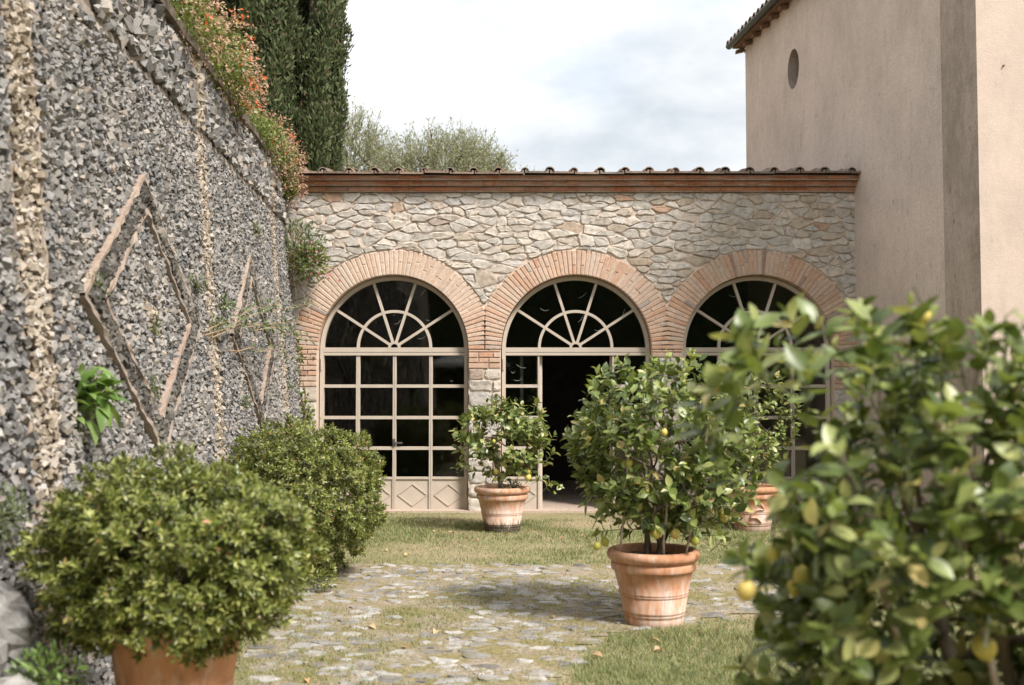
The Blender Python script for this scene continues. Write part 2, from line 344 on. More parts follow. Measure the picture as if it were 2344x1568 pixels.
# the ground: earth, straw and worn patches
t = NT('earth'); p = t.pos(); a = t.noise(p, 0.9, 5, 0.6); b = t.noise(p, 22, 5, 0.7)
c = t.mix(t.ramp(a, [(0.38, 0.0), (0.6, 1.0)]), t.ramp(b, [(0.3, (0.20, 0.16, 0.095)), (0.7, (0.42, 0.34, 0.23))]), t.ramp(b, [(0.3, (0.13, 0.135, 0.06)), (0.7, (0.31, 0.28, 0.15))]))
M['earth'] = t.done(t.bsdf(c, 0.95, t.bump(b, 0.7, 0.02), 0.1))
t = NT('path_earth'); p = t.pos(); b = t.noise(p, 30, 5, 0.7); a = t.noise(p, 3, 4)
c = t.mix(t.ramp(a, [(0.4, 0.0), (0.6, 0.8)]), t.ramp(b, [(0.3, (0.19, 0.15, 0.10)), (0.7, (0.42, 0.36, 0.29))]), t.ramp(b, [(0.3, (0.12, 0.11, 0.04)), (0.7, (0.30, 0.25, 0.10))]))
M['path_earth'] = t.done(t.bsdf(c, 0.95, t.bump(b, 0.7, 0.02), 0.1))

# ------------------------------------------------------------------ shapes shared by many things
CV = np.array([(-1,-1,-1),(1,-1,-1),(1,1,-1),(-1,1,-1),(-1,-1,1),(1,-1,1),(1,1,1),(-1,1,1)], float) * .72
IF = np.array([(0,3,2),(0,2,1),(4,5,6),(4,6,7),(0,1,5),(0,5,4),(1,2,6),(1,6,5),(2,3,7),(2,7,6),(3,0,4),(3,4,7)])
def rand_rot(n):
    q = RNG.normal(size=(n, 4)); q /= np.linalg.norm(q, axis=1)[:, None]; w, x, y, z = q.T
    return np.stack([np.stack([1-2*(y*y+z*z), 2*(x*y-z*w), 2*(x*z+y*w)], -1), np.stack([2*(x*y+z*w), 1-2*(x*x+z*z), 2*(y*z-x*w)], -1), np.stack([2*(x*z-y*w), 2*(y*z+x*w), 1-2*(x*x+y*y)], -1)], 1)
def rocks(C, S, aniso=0.35):            # angular stones: (n,8,3)
    n = len(C)
    V = CV[None] * RNG.uniform(0.74, 1.16, (n, 8, 1)) + RNG.uniform(-.24, .24, (n, 8, 3))
    V = V * (1 + RNG.uniform(-aniso, aniso, (n, 1, 3)))
    V = np.einsum('nij,nkj->nki', rand_rot(n), V)
    return V * S[:, None, None] + C[:, None, :]
def stuff_mesh(V, F):                   # (n,k,3) copies of one face list -> flat arrays
    n, k = V.shape[:2]
    return V.reshape(-1, 3), (F[None] + (np.arange(n) * k)[:, None, None]).reshape(-1, F.shape[1])

def leaf_tpl(w=0.5, fold=0.18, curl=0.25, rows=4, point=1.0):
    V = []; F = []
    xs = np.linspace(0, 1, rows + 1)
    for x in xs:
        hw = 0.5 * w * (math.sin(math.pi * min(1, x ** 0.85)) ** 0.8 if 0 < x < 1 else 0.03)
        z = -curl * (x - 0.35) ** 2 + curl * 0.12
        V += [(x, -hw, z + fold * hw * 2 * 0.6), (x, 0, z), (x, hw, z + fold * hw * 2 * 0.6)]
    for i in range(rows):
        b = 3 * i; F += [(b, b+3, b+4, b+1), (b+1, b+4, b+5, b+2)]
    return np.array(V, float), np.array(F)
def frames(D, N):                       # rotation matrices with x along D, z near N
    D = D / (np.linalg.norm(D, axis=1)[:, None] + 1e-9)
    Y = np.cross(N, D); Y /= np.linalg.norm(Y, axis=1)[:, None] + 1e-9
    Z = np.cross(D, Y)
    return np.stack([D, Y, Z], -1)
def unit(v): return v / (np.linalg.norm(v, axis=-1, keepdims=True) + 1e-9)
def foliage(root, P, D, N, S, tpl, mat, n_parts=300, part='leaf', stuff='foliage', smooth=True):
    """n_parts nearest leaves in view as parts sharing mesh data, the rest as one stuff part"""
    P, D, N, S = (np.asarray(a, float) for a in (P, D, N, S))
    Rm = frames(D, N); tpls = tpl if isinstance(tpl, list) else [tpl]
    idx = np.arange(len(P)); chosen = np.zeros(len(P), bool)
    if n_parts:
        x, y, d = proj(P)
        sc = S / d * (1 + 0.0 * d); vis = (x > -20) & (x < 2363) & (y > -20) & (y < 1588)
        order = np.argsort(np.where(vis, d, 1e6)); chosen[order[:n_parts]] = True
        mes = [mk_mesh(part, t_[0], t_[1], mat, smooth) for t_ in tpls]
        for i in np.where(chosen)[0]:
            put(part, mes[i % len(mes)], root, P[i], Matrix(Rm[i].tolist()), S[i])
    rest = idx[~chosen]
    if len(rest):
        Vs = []; Fs = []; off = 0
        for k, (tv, tf) in enumerate(tpls):
            r = rest[rest % len(tpls) == k]
            if not len(r): continue
            V = np.einsum('nij,kj->nki', Rm[r], tv) * S[r][:, None, None] + P[r][:, None, :]
            v, f = stuff_mesh(V, tf); Vs.append(v); Fs.append(f + off); off += len(v)
        piece(stuff, np.concatenate(Vs), np.concatenate(Fs), mat, root, smooth, 'stuff')
LEAVES = [leaf_tpl(0.58, 0.25, 0.25), leaf_tpl(0.52, 0.35, 0.5), leaf_tpl(0.62, 0.15, 0.1), leaf_tpl(0.55, 0.3, -0.2)]
SMALL = [leaf_tpl(0.36, 0.2, 0.3, 3)]
# ------------------------------------------------------------------ polygon tools for stonework
def clip_half(P, n, c):                 # keep n.p <= c
    out = []
    for i in range(len(P)):
        a, b = P[i], P[(i + 1) % len(P)]; da = n @ a - c; db = n @ b - c
        if da <= 0: out.append(a)
        if da * db < 0: out.append(a + (b - a) * da / (da - db))
    return np.array(out) if len(out) >= 3 else np.zeros((0, 2))
def voronoi(S, ax, ay, reach=0.9, k=22):
    """cells of the seeds in a metric that squeezes x by ax and y by ay"""
    Q = S * np.array([ax, ay]); cells = []
    for i, q in enumerate(Q):
        P = np.array([(-1, -1), (1, -1), (1, 1), (-1, 1)]) * reach + q
        d = np.sum((Q - q) ** 2, 1); nb = np.argsort(d)[1:k]
        for j in nb:
            n = Q[j] - q; P = clip_half(P, n, n @ (Q[j] + q) / 2)
            if len(P) < 3: break
        cells.append(P / np.array([ax, ay]) if len(P) >= 3 else P)
    return cells
def resample(P, n):
    L = np.linalg.norm(np.roll(P, -1, 0) - P, axis=1); cum = np.concatenate([[0], np.cumsum(L)])
    t = (np.arange(n) + 0.5 * RNG.random()) / n * cum[-1]; out = []
    for a in t:
        i = min(np.searchsorted(cum, a, 'right') - 1, len(P) - 1); f = (a - cum[i]) / max(L[i], 1e-9)
        out.append(P[i] * (1 - f) + P[(i + 1) % len(P)] * f)
    return np.array(out)
def area_c(P):
    x, y = P.T; x1, y1 = np.roll(x, -1), np.roll(y, -1); cr = x * y1 - x1 * y; A = cr.sum() / 2
    return A, np.array([((x + x1) * cr).sum(), ((y + y1) * cr).sum()]) / (6 * A + 1e-12)
def stone2d(P, joint, rough, n=10):     # a cell -> an uneven stone outline
    P = resample(P, n); A, c = area_c(P)
    d = P - c; L = np.linalg.norm(d, axis=1, keepdims=True)
    d = d * np.clip((L - joint) / L, 0.3, 1); return c, c + d * (1 + RNG.uniform(-rough, rough, (n, 1)))
def stone3d(P, c, depth, prot, to3, inset=0.72, dome=0.01, tilt=0.04):
    n = len(P); t = RNG.normal(0, tilt, 2)
    I = c + (P - c) * inset + RNG.normal(0, 0.004, P.shape)
    h1 = prot + (P - c) @ t + RNG.normal(0, 0.003, n); h2 = prot + dome + (I - c) @ t + RNG.normal(0, 0.003, n)
    V = [to3(p, -depth) for p in P] + [to3(p, h) for p, h in zip(P, h1)] + [to3(p, h) for p, h in zip(I, h2)]
    F = [(i, (i+1) % n, n + (i+1) % n, n + i) for i in range(n)] + [(n + i, n + (i+1) % n, 2*n + (i+1) % n, 2*n + i) for i in range(n)] + [tuple(range(2*n, 3*n))]
    return np.array(V), F

# ================================================================== THE SETTING
YF = 14.84                                     # the orangery's front
def fx(px, py): q = at_y(px, py, YF); return q[0], q[2]
BAT, TOPZ = 0.0867, 4.62
def wbase(d): return -2.80 + 0.069 * (YF - d)  # foot of the retaining wall at distance d
WN = np.array([1.0, 0.069, BAT]); WN /= np.linalg.norm(WN)
WU = np.array([-0.069, 1.0, 0.0]); WU /= np.linalg.norm(WU)
WV = np.cross(WN, WU); WV = WV if WV[2] > 0 else -WV
def wp(d, z, off=0.0): return np.array([wbase(d) - BAT * z, d, z]) + WN * off

# ground sheet
gv = []; gf = []; nx, ny = 60, 60
gx = np.concatenate([[-900, -200, -40, -12], np.linspace(-5, 7, nx - 8), [12, 40, 200, 900]]); gy = np.concatenate([[-600, -100, -20], np.linspace(-2, 22, ny - 6), [60, 200, 1200]])
for y in gy:
    for x in gx:
        z = 0.0
        if -4 < x < 6 and 2 < y < 14.5: z = 0.035 * (fbm(x * 0.9, y * 0.9, 3) - 0.5)
        gv.append((x, y, z))
for j in range(len(gy) - 1):
    for i in range(len(gx) - 1):
        a = j * len(gx) + i; gf.append((a, a + 1, a + 1 + len(gx), a + len(gx)))
ground = piece('ground', gv, np.array(gf), M['earth'], None, True, 'structure', center=False)
def gz(x, y): return 0.035 * (fbm(x * 0.9, y * 0.9, 3) - 0.5) if (2 < np.mean(y) < 14.5) else 0.0

# terrace behind the retaining wall and the orangery
mb = MB(); zt = 4.45
mb.add([(wbase(2) - BAT*zt - .35, 2, zt), (wbase(YF) - BAT*zt - .35, YF + .2, zt), (-3.4, 20.3, zt), (9, 20.3, zt), (40, 26, zt), (40, 120, 7), (-60, 120, 9), (-60, 2, 7.5)], [(0,1,2,7), (2,3,5,6), (2,6,7), (3,4,5)])
mb.add([(-3.4, 20.3, zt), (9, 20.3, zt), (9, 20.3, -0.5), (-3.4, 20.3, -0.5)], [(0,1,2,3)])
terrace = mb.build('terrace', M['earth'], None, False, 'structure')

# ------------------------------------------------------------------ retaining wall of rough stones on the left
rw = thing('retaining_wall', wp(9, 0), 'tall leaning garden wall crusted with rough grey stones, with diamond patterns', 'garden wall')
D0, D1 = 1.5, YF + 0.25
mb = MB(); P = [wp(D0, -.3), wp(D1, -.3), wp(D1, TOPZ), wp(D0, TOPZ)]; B = [p - np.array([.5, 0, 0]) for p in P]; B[0][0] -= .3; B[1][0] -= .3
mb.add(P + B, [(0,1,2,3), (3,2,6,7), (4,7,6,5), (0,3,7,4), (1,5,6,2)])
mb.build('mortar_core', M['wall_mortar'], rw)
mb = MB(); Q = []
for d in np.linspace(D0, D1, 40):
    e = RNG.normal(0, .006, 3); Q.append([wp(d, TOPZ - .06, .10 + e[0]), wp(d, TOPZ + .015 + e[1], .11), wp(d, TOPZ + .03 + e[2], -.4)])
V = np.array(Q).reshape(-1, 3); F = []
for i in range(39):
    b = 3 * i; F += [(b, b+3, b+4, b+1), (b+1, b+4, b+5, b+2)]
V2 = np.concatenate([V, np.array([wp(d, TOPZ - .06, .0) for d in np.linspace(D0, D1, 40)])])
F += [(3*i, 120 + i, 121 + i, 3*i + 3) for i in range(39)]
piece('coping', V2, F, M['coping'], rw)
PIL = [1.07, 5.2, 9.33, 13.46]                 # tan tufa strips
DIA = [(7.27, 2.18, 1.43, 0.93), (11.40, 2.18, 1.32, 0.90), (3.14, 2.18, 1.43, .93)]
def dia_r(d, z, D): return abs(d - D[0]) / D[2] + abs(z - D[1]) / D[3]
def in_frame(d, z):
    for D in DIA:
        r = dia_r(d, z, D)
        if 0.80 < r < 1.0: return True
    return False
C = []; S = []; K = []
step = 0.0335
for d in np.arange(3.6, YF + .1, step):
    for z in np.arange(-0.05, 3.88, step * .92):
        C.append((d + RNG.uniform(-.5, .5) * step, z + RNG.uniform(-.5, .5) * step, 0)); S.append(RNG.uniform(.0145, .026)); K.append(0)
for d in np.arange(6.5, YF + .1, 0.058):
    for z in np.arange(3.99, TOPZ - .07, 0.055):
        C.append((d + RNG.uniform(-.03, .03), z + RNG.uniform(-.03, .03), 0.02)); S.append(RNG.uniform(.027, .05)); K.append(0)
C = np.array(C); S = np.array(S); K = np.array(K)
pil = np.min([abs(C[:, 0] - p) for p in PIL], 0)
K[pil < 0.17] = 1
for D in DIA:
    q_ = abs(C[:, 0] - D[0]) / D[2] + abs(C[:, 1] - D[1]) / D[3]; K[(q_ > .732) & (q_ < 1.016)] = -1
gap = (abs(pil - 0.185) < 0.018) & (C[:, 1] < 3.9)
K[gap] = -1
hand = np.array([dia_r(c[0], c[1], DIA[0]) < .16 or dia_r(c[0], c[1], DIA[1]) < .16 for c in C])
K[hand & (RNG.random(len(C)) < .7)] = 1
keep = K >= 0; C, S, K = C[keep], S[keep], K[keep]
lump = fbm(C[:, 0] * 1.6, C[:, 1] * 1.6, 11)
OFF = C[:, 2] + 0.006 + RNG.uniform(-.012, .022, len(C)) + (lump - .5) * .03
PW = np.array([wp(c[0], c[1], o) for c, o in zip(C, OFF)])
V = rocks(PW, S)
xx, yy, dd = proj(PW)
sz = 2 * S * FPX / dd
infr = (xx > 0) & (xx < 700) & (yy > 0) & (yy < 1568)
hid = ((xx - 385) / 345) ** 2 + ((yy - 1270) / 235) ** 2 < 1
rank = np.argsort(np.where(infr & ~hid, -sz, 0))[:300]
sel = np.zeros(len(C), bool); sel[rank] = True
for i in np.where(sel)[0]:
    piece('stone', V[i], IF, M['tufa'] if K[i] == 1 else M['wall_rock'], rw)
for k, nm, mt in ((0, 'stone_facing', 'wall_rock'), (1, 'tufa_facing', 'tufa')):
    v, f = stuff_mesh(V[(~sel) & (K == k)], IF); piece(nm, v, f, M[mt], rw, False, 'stuff')
# string course under the top band, edging of the tufa strips
mb = MB()
for (za, zb, off) in ((3.90, 3.96, .016),):
    A = []
    for d in np.linspace(3.5, D1, 60):
        j = RNG.normal(0, .006, 2); A += [wp(d, za + j[0], 0), wp(d, za + .005 + j[0], off), wp(d, zb + j[1], off), wp(d, zb + .005 + j[1], 0)]
    mb.add(A, [(4*i + a, 4*i + 4 + a, 4*i + 5 + a, 4*i + 1 + a) for i in range(59) for a in range(3)])
mb.build('string_course', M['string_mortar'], rw)
def wstrip(a, b, w, off0, off1):               # a bar lying on the wall from a to b (d, z)
    a = np.array(a); b = np.array(b); u = (b - a) / np.linalg.norm(b - a); n0 = np.array([-u[1], u[0]]) * w / 2; k = max(2, int(np.linalg.norm(b - a) / .07)); V = []; F = []
    for i in range(k + 1):
        p = a + (b - a) * i / k; j = RNG.normal(0, .006, 2); n = n0 * RNG.uniform(.7, 1.2)
        V += [wp(*(p - n), off0), wp(*(p - n), off1 + j[0]), wp(*(p + n), off1 + j[1]), wp(*(p + n), off0)]
    for i in range(k): F += [(4*i + q, 4*i + 4 + q, 4*i + 5 + q, 4*i + 1 + q) for q in range(3)]
    return V, F
for p in PIL[1:]:
    for s in (-1, 1):
        mb = MB(); mb.add(*wstrip((p + s * .185, 0), (p + s * .185, 3.9), .02, -.01, .016)); mb.build('edging', M['edging_brick'], rw)
# the diamond frames: two brick edges with three rows of dark stones between
for D in DIA[:2]:
    fr = put('diamond_frame', None, rw, wp(D[0], D[1])) if False else None
    cor = lambda q: [np.array([D[0] + D[2] * q * a, D[1] + D[3] * q * b]) for a, b in ((-1, 0), (0, 1), (1, 0), (0, -1))]
    mb = MB()
    for q0, q1 in ((0.75, 1.0),):
        o, i_ = cor(q1), cor(q0)
        for s in range(4):
            a, b, c_, d_ = o[s], o[(s + 1) % 4], i_[(s + 1) % 4], i_[s]
            mb.add([wp(*a, -.02), wp(*b, -.02), wp(*c_, -.02), wp(*d_, -.02), wp(*a, .018), wp(*b, .018), wp(*c_, .018), wp(*d_, .018)], [(4,5,6,7), (0,1,5,4), (2,3,7,6)])
    fr = mb.build('diamond_frame', M['wall_mortar'], rw)
    for q in (0.75, 1.0):
        cc = cor(q)
        for s in range(4):
            m2 = MB(); m2.add(*wstrip(cc[s], cc[(s + 1) % 4], .032, -.01, .059)); m2.build('edging', M['edging_brick'], fr)
    Cc = []; Ss = []
    for q in (0.79, 0.85, 0.905, 0.96):
        cc = cor(q)
        for s in range(4):
            a, b = cc[s], cc[(s + 1) % 4]; n = int(np.linalg.norm(b - a) / .034)
            for i in range(n):
                p = a + (b - a) * (i + RNG.uniform(-.2, .2)) / n; Cc.append(wp(*p, .034 + (.012 if q in (.85, .905) else 0) + RNG.uniform(-.006, .006))); Ss.append(RNG.uniform(.022, .030))
    Vd = rocks(np.array(Cc), np.array(Ss), .25); x_, y_, d_ = proj(np.array(Cc)); o_ = np.argsort(d_)
    ns = 150
    for i in o_[:ns]: piece('stone', Vd[i], IF, M['dark_rock'], fr)
    v, f = stuff_mesh(Vd[o_[ns:]], IF); piece('stone_rows', v, f, M['dark_rock'], fr, False, 'stuff')
# boulders heaped at the foot of the wall, nearest the camera
def boulder_mesh(c, r, seed):
    rg = np.random.default_rng(seed); n1, n2 = 10, 7; V = []; F = []
    pl = [(unit(rg.normal(size=3)), rg.uniform(.55, .85)) for _ in range(9)]
    sc = r * rg.uniform(.75, 1.2, 3)
    for i in range(n2 + 1):
        for j in range(n1):
            th = math.pi * i / n2; ph = 2 * math.pi * (j + .5 * (i % 2)) / n1; u = np.array([math.sin(th) * math.cos(ph), math.sin(th) * math.sin(ph), math.cos(th)])
            k = 1.0
            for n_, h_ in pl:
                q = u @ n_
                if q > 1e-3: k = min(k, h_ / q)
            V.append(c + u * k * sc + rg.normal(0, .05 * r, 3))
    for i in range(n2):
        for j in range(n1):
            a = i * n1 + j; b_ = i * n1 + (j + 1) % n1; F.append((a, b_, b_ + n1, a + n1))
    return np.array(V), F
BL = ((4.20, .92, .00, .14, 'pale grey boulder topmost in the heap at the wall foot'), (4.34, .74, .08, .16, 'rough boulder second from the top of the heap at the wall foot'), (4.42, .52, .12, .17, 'grey boulder in the middle of the heap, nearest the potted bush'),
      (4.14, .66, .06, .17, 'large pale boulder at the left edge of the heap at the wall foot'), (4.46, .30, .16, .18, 'low boulder at the bottom of the heap by the terracotta pot'), (4.10, .40, .16, .2, 'broad bottom boulder of the heap at the left picture edge'), (4.56, .72, .02, .10, 'small tan boulder wedged between the heap and the stone wall'), (4.60, .46, .05, .12, 'small dark boulder half under the bush at the wall foot'), (4.30, .16, .26, .2, 'lowest boulder lying in front of the heap'))
for i, (d, z, off, s, lab) in enumerate(BL):
    v, f = boulder_mesh(wp(d, z, off), s, 500 + i)
    tag(piece('boulder', v, f, M['boulder'], None), lab, 'boulder', 'boulders at the wall foot')

# ------------------------------------------------------------------ the orangery
HW = (1735 - 899) * 0.0015                     # half the spacing of the arches
og = thing('orangery', (0.9, YF, 0), 'long low stone building with three glazed brick arches and tiled eaves', 'building')
XC = [fx(899, 800)[0], fx(1319, 800)[0], fx(1735, 800)[0]]
ZS = fx(1171, 800)[1]; RI = fx(1171 + 172.5, 800)[0] - fx(1171, 800)[0]; RO = RI * 228 / 172.5
ZT = fx(1171, 441)[1]; XL = -3.25; XR = fx(1958, 441)[0]
XC = np.array(XC); HS = (XC[1] - XC[0]) / 2
# mortar core with the three arches cut out: strips between arch outlines
def arch_core(y0, y1, r):
    mb = MB(); xs = sorted(set([XL, XR + .3] + [float(c + r * math.cos(a)) for c in XC for a in np.linspace(0, math.pi, 33)]))
    for a, b in zip(xs[:-1], xs[1:]):
        lo = []
        for x in (a + 1e-5, b - 1e-5):
            z = 0.0
            for c in XC:
                if abs(x - c) < r: z = ZS + math.sqrt(max(0, r * r - (x - c) ** 2))
            lo.append(z)
        mid = (a + b) / 2; inside = any(abs(mid - c) < r for c in XC)
        if not inside: lo = [-0.05, -0.05]
        mb.add([(a, y0, lo[0]), (b, y0, lo[1]), (b, y0, ZT), (a, y0, ZT), (a, y1, lo[0]), (b, y1, lo[1]), (b, y1, ZT), (a, y1, ZT)], [(0,1,2,3), (7,6,5,4), (0,4,5,1)])
    for c in XC:
        for s in (-1, 1):
            x = c + s * r; mb.add([(x, y0, -.05), (x, y1, -.05), (x, y1, ZS), (x, y0, ZS)], [(0,1,2,3)])
    return mb
wall = arch_core(YF + .012, YF + .42, RI + .004).build('wall', M['facade_mortar'], og)
# rubble stones
seeds = []; z = 2.02
while z < ZT + .1:
    h = RNG.uniform(.06, .12); x = XL - RNG.uniform(0, .3)
    while x < XR + .3:
        w = RNG.choice([RNG.uniform(.09, .17), RNG.uniform(.18, .3), RNG.uniform(.3, .44)], p=[.35, .4, .25]); seeds.append((x + w / 2, z + h / 2 + RNG.uniform(-.05, .05))); x += w
    z += h
seeds = np.array(seeds); seeds = seeds[RNG.random(len(seeds)) > .13]; cells = voronoi(seeds, .42, 1.0, .5)
def clip_allowed(Pc):
    for (n, c) in (((1, 0), XR + .05), ((-1, 0), -XL), ((0, 1), ZT - .004), ((0, -1), -2.06)):
        Pc = clip_half(Pc, np.array(n, float), c)
        if len(Pc) < 3: return Pc
    for c in XC:
        o = np.array([c, ZS]); A, ce = area_c(Pc)
        if ce[1] < ZS:
            s = 1 if ce[0] > c else -1
            Pc = clip_half(Pc, np.array([-s, 0.0]), -(s * c + RO + .012))
        else:
            v = ce - o; r = np.linalg.norm(v); n = v / r
            dmin = np.min(np.linalg.norm(Pc - o, axis=1))
            if r < RO * .86: return np.zeros((0, 2))
            if dmin < RO + .06 or r < RO + .3: Pc = clip_half(Pc, -n, -(RO + .014) - n @ o)
        if len(Pc) < 3: return Pc
    return Pc
to3f = lambda p, h: (p[0], YF - h, p[1])
good = []
for Pc in cells:
    if len(Pc) < 3: continue
    Pc = clip_allowed(Pc)
    if len(Pc) < 3: continue
    A, ce = area_c(Pc)
    if abs(A) > .003: good.append((abs(A), Pc))
good.sort(key=lambda e: -e[0]); rv = []; rq = []; off = 0
for i, (A, Pc) in enumerate(good):
    c, Q = stone2d(Pc, RNG.uniform(.003, .012), .16, 11)
    v, f = stone3d(Q, c, .03, RNG.uniform(.0, .011), to3f, RNG.uniform(.68, .88), RNG.uniform(.002, .009), .06)
    if i < 255: piece('stone', v, f, M['facade_stone'], wall)
    else: rv.extend(v); rq.extend([tuple(a + off for a in t_) for t_ in f]); off += len(v)
if rv: piece('small_stones', rv, rq, M['facade_stone'], wall, False, 'stuff')
# stones and bricks of the piers
PX = [(XL + .1, XC[0] - RI), (XC[0] + RI, XC[1] - RI), (XC[1] + RI, XC[2] - RI), (XC[2] + RI, XR + .02)]
def brick_box(x0, x1, z0, z1, p, mt, parent, name='brick'):
    j = RNG.uniform(-.003, .003, 8); b = .006
    V = [(x0, YF + .05, z0), (x1, YF + .05, z0), (x1, YF + .05, z1), (x0, YF + .05, z1),
         (x0 + j[0], YF - p + b, z0), (x1 + j[1], YF - p + b, z0), (x1 + j[2], YF - p + b, z1), (x0 + j[3], YF - p + b, z1),
         (x0 + b, YF - p, z0 + b + j[4]), (x1 - b, YF - p, z0 + b + j[5]), (x1 - b, YF - p, z1 - b + j[6]), (x0 + b, YF - p, z1 - b + j[7])]
    F = [(0,1,5,4), (1,2,6,5), (2,3,7,6), (3,0,4,7), (4,5,9,8), (5,6,10,9), (6,7,11,10), (7,4,8,11), (8,9,10,11)]
    return piece(name, V, F, mt, parent)
for k, (a, b) in enumerate(PX):
    z = 0.0
    while z < ZS - .02:
        brick = z > 1.95 - .2 * (k == 0) or 1.66 < z < 1.76 or .80 < z < .9 or (k == 0 and z > 1.75)
        if k == 3 and z < 1.0: brick = False
        h = RNG.uniform(.068, .078) if brick else min(RNG.uniform(.14, .3), ZS - z)
        if z + h > ZS: h = ZS - z
        if h < .03: break
        x = a + .006
        while x < b - .04:
            w = RNG.choice([.14, .28, .2]) if brick else RNG.uniform(.18, .34)
            if b - x - w < .09: w = b - x
            if brick: brick_box(x, min(x + w, b) - .012, z + .005, z + h - .009, RNG.uniform(.004, .014), M['brick'], wall)
            else:
                rect = np.array([(x, z), (min(x + w, b), z), (min(x + w, b), z + h), (x, z + h)]) + 0.0
                c, Q = stone2d(rect, .01, .05, 10); v, f = stone3d(Q, c, .03, RNG.uniform(.004, .014), to3f, .78, .006, .03); piece('stone', v, f, M['facade_stone'], wall)
            x += w
        z += h
# brick arches
def arch_brick(c, r0, r1, a0, a1, p, mt, parent):
    j = RNG.uniform(-.003, .003, 4); b = .006; V = []
    for (y, e) in ((YF + .24, 0), (YF - p + b, 0), (YF - p, b)):
        for (r, a) in ((r0 + e, a0), (r1 - e, a0), (r1 - e, a1), (r0 + e, a1)):
            s = 1 if a == a0 else -1; a_ = a + s * e / r
            V.append((c + r * math.cos(a_), y, ZS + r * math.sin(a_)))
    F = [(0,1,5,4), (1,2,6,5), (2,3,7,6), (3,0,4,7), (4,5,9,8), (5,6,10,9), (6,7,11,10), (7,4,8,11), (8,9,10,11)]
    return piece('brick', V, F, mt, parent)
for k, c in enumerate(XC):
    nb = 62; mb = MB(); g = .0125
    mb.arc((c, ZS), RI + .002, RO - .03, 0.0, math.pi, YF + .004, YF + .26, 54)
    ar = mb.build('brick_arch', M['facade_mortar'], og)
    if k == 0: ar['label'] = 'brick arch smeared with pale lime mortar'
    for i in range(nb):
        a0, a1 = math.pi * i / nb, math.pi * (i + 1) / nb; am = (a0 + a1) / 2
        ro = RO + RNG.uniform(-.012, .012); cs = abs(math.cos(am))
        if cs > .3: ro = min(ro, (HS - .006) / cs if (k == 1 or (k == 0 and am < 1.57) or (k == 2 and am > 1.57)) else ro)
        ga = g / ((RI + RO) / 2) / 2; mid = RI + (ro - RI) * RNG.choice([.38, .5, .62])
        lime = k == 0 and .45 < am < 2.62
        mt = M['pale_brick'] if lime else M['brick']; pr = (lambda: RNG.uniform(.002, .006)) if lime else (lambda: RNG.uniform(.004, .012))
        if RNG.random() < (.75 if i % 2 else .2) and ro - RI > .26:
            arch_brick(c, RI, mid - .005, a0 + ga, a1 - ga, pr(), mt, ar); arch_brick(c, mid + .005, ro, a0 + ga, a1 - ga, pr(), mt, ar)
        else: arch_brick(c, RI, ro, a0 + ga, a1 - ga, pr(), mt, ar)
# cornice: three stepped courses of moulded brick
cz = [ZT, ZT + .078, ZT + .146, ZT + .214]; cp = [.055, .11, .165]
mb = MB()
for k in range(3): mb.box((XL, YF - cp[k] + .008, cz[k] + .001), (XR + .05, YF + .42, cz[k + 1] - .001))
cor_ = mb.build('cornice', M['cornice_mortar'], og)
for k in range(3):
    x = XL + RNG.uniform(0, .1)
    while x < XR:
        w = (.30, .165, .28)[k] * RNG.uniform(.97, 1.03); x1 = min(x + w, XR + .03); p = cp[k] + RNG.uniform(-.007, .006); z0, z1 = cz[k] + .003 + RNG.uniform(-.002, .004), cz[k + 1] - .003 + RNG.uniform(-.005, .001)
        b = .016; V = []
        for xx_ in (x + .005, x1 - .005):
            V += [(xx_, YF - p + .06, z0), (xx_, YF - p + b, z0), (xx_, YF - p, z0 + b), (xx_, YF - p, z1 - b * .5), (xx_, YF - p + b * .5, z1), (xx_, YF - p + .06, z1)]
        F = [(i, (i + 1) % 6, 6 + (i + 1) % 6, 6 + i) for i in range(6)] + [(5,4,3,2,1,0), (6,7,8,9,10,11)]
        piece('brick', V, F, M['cornice_brick'], cor_); x = x1
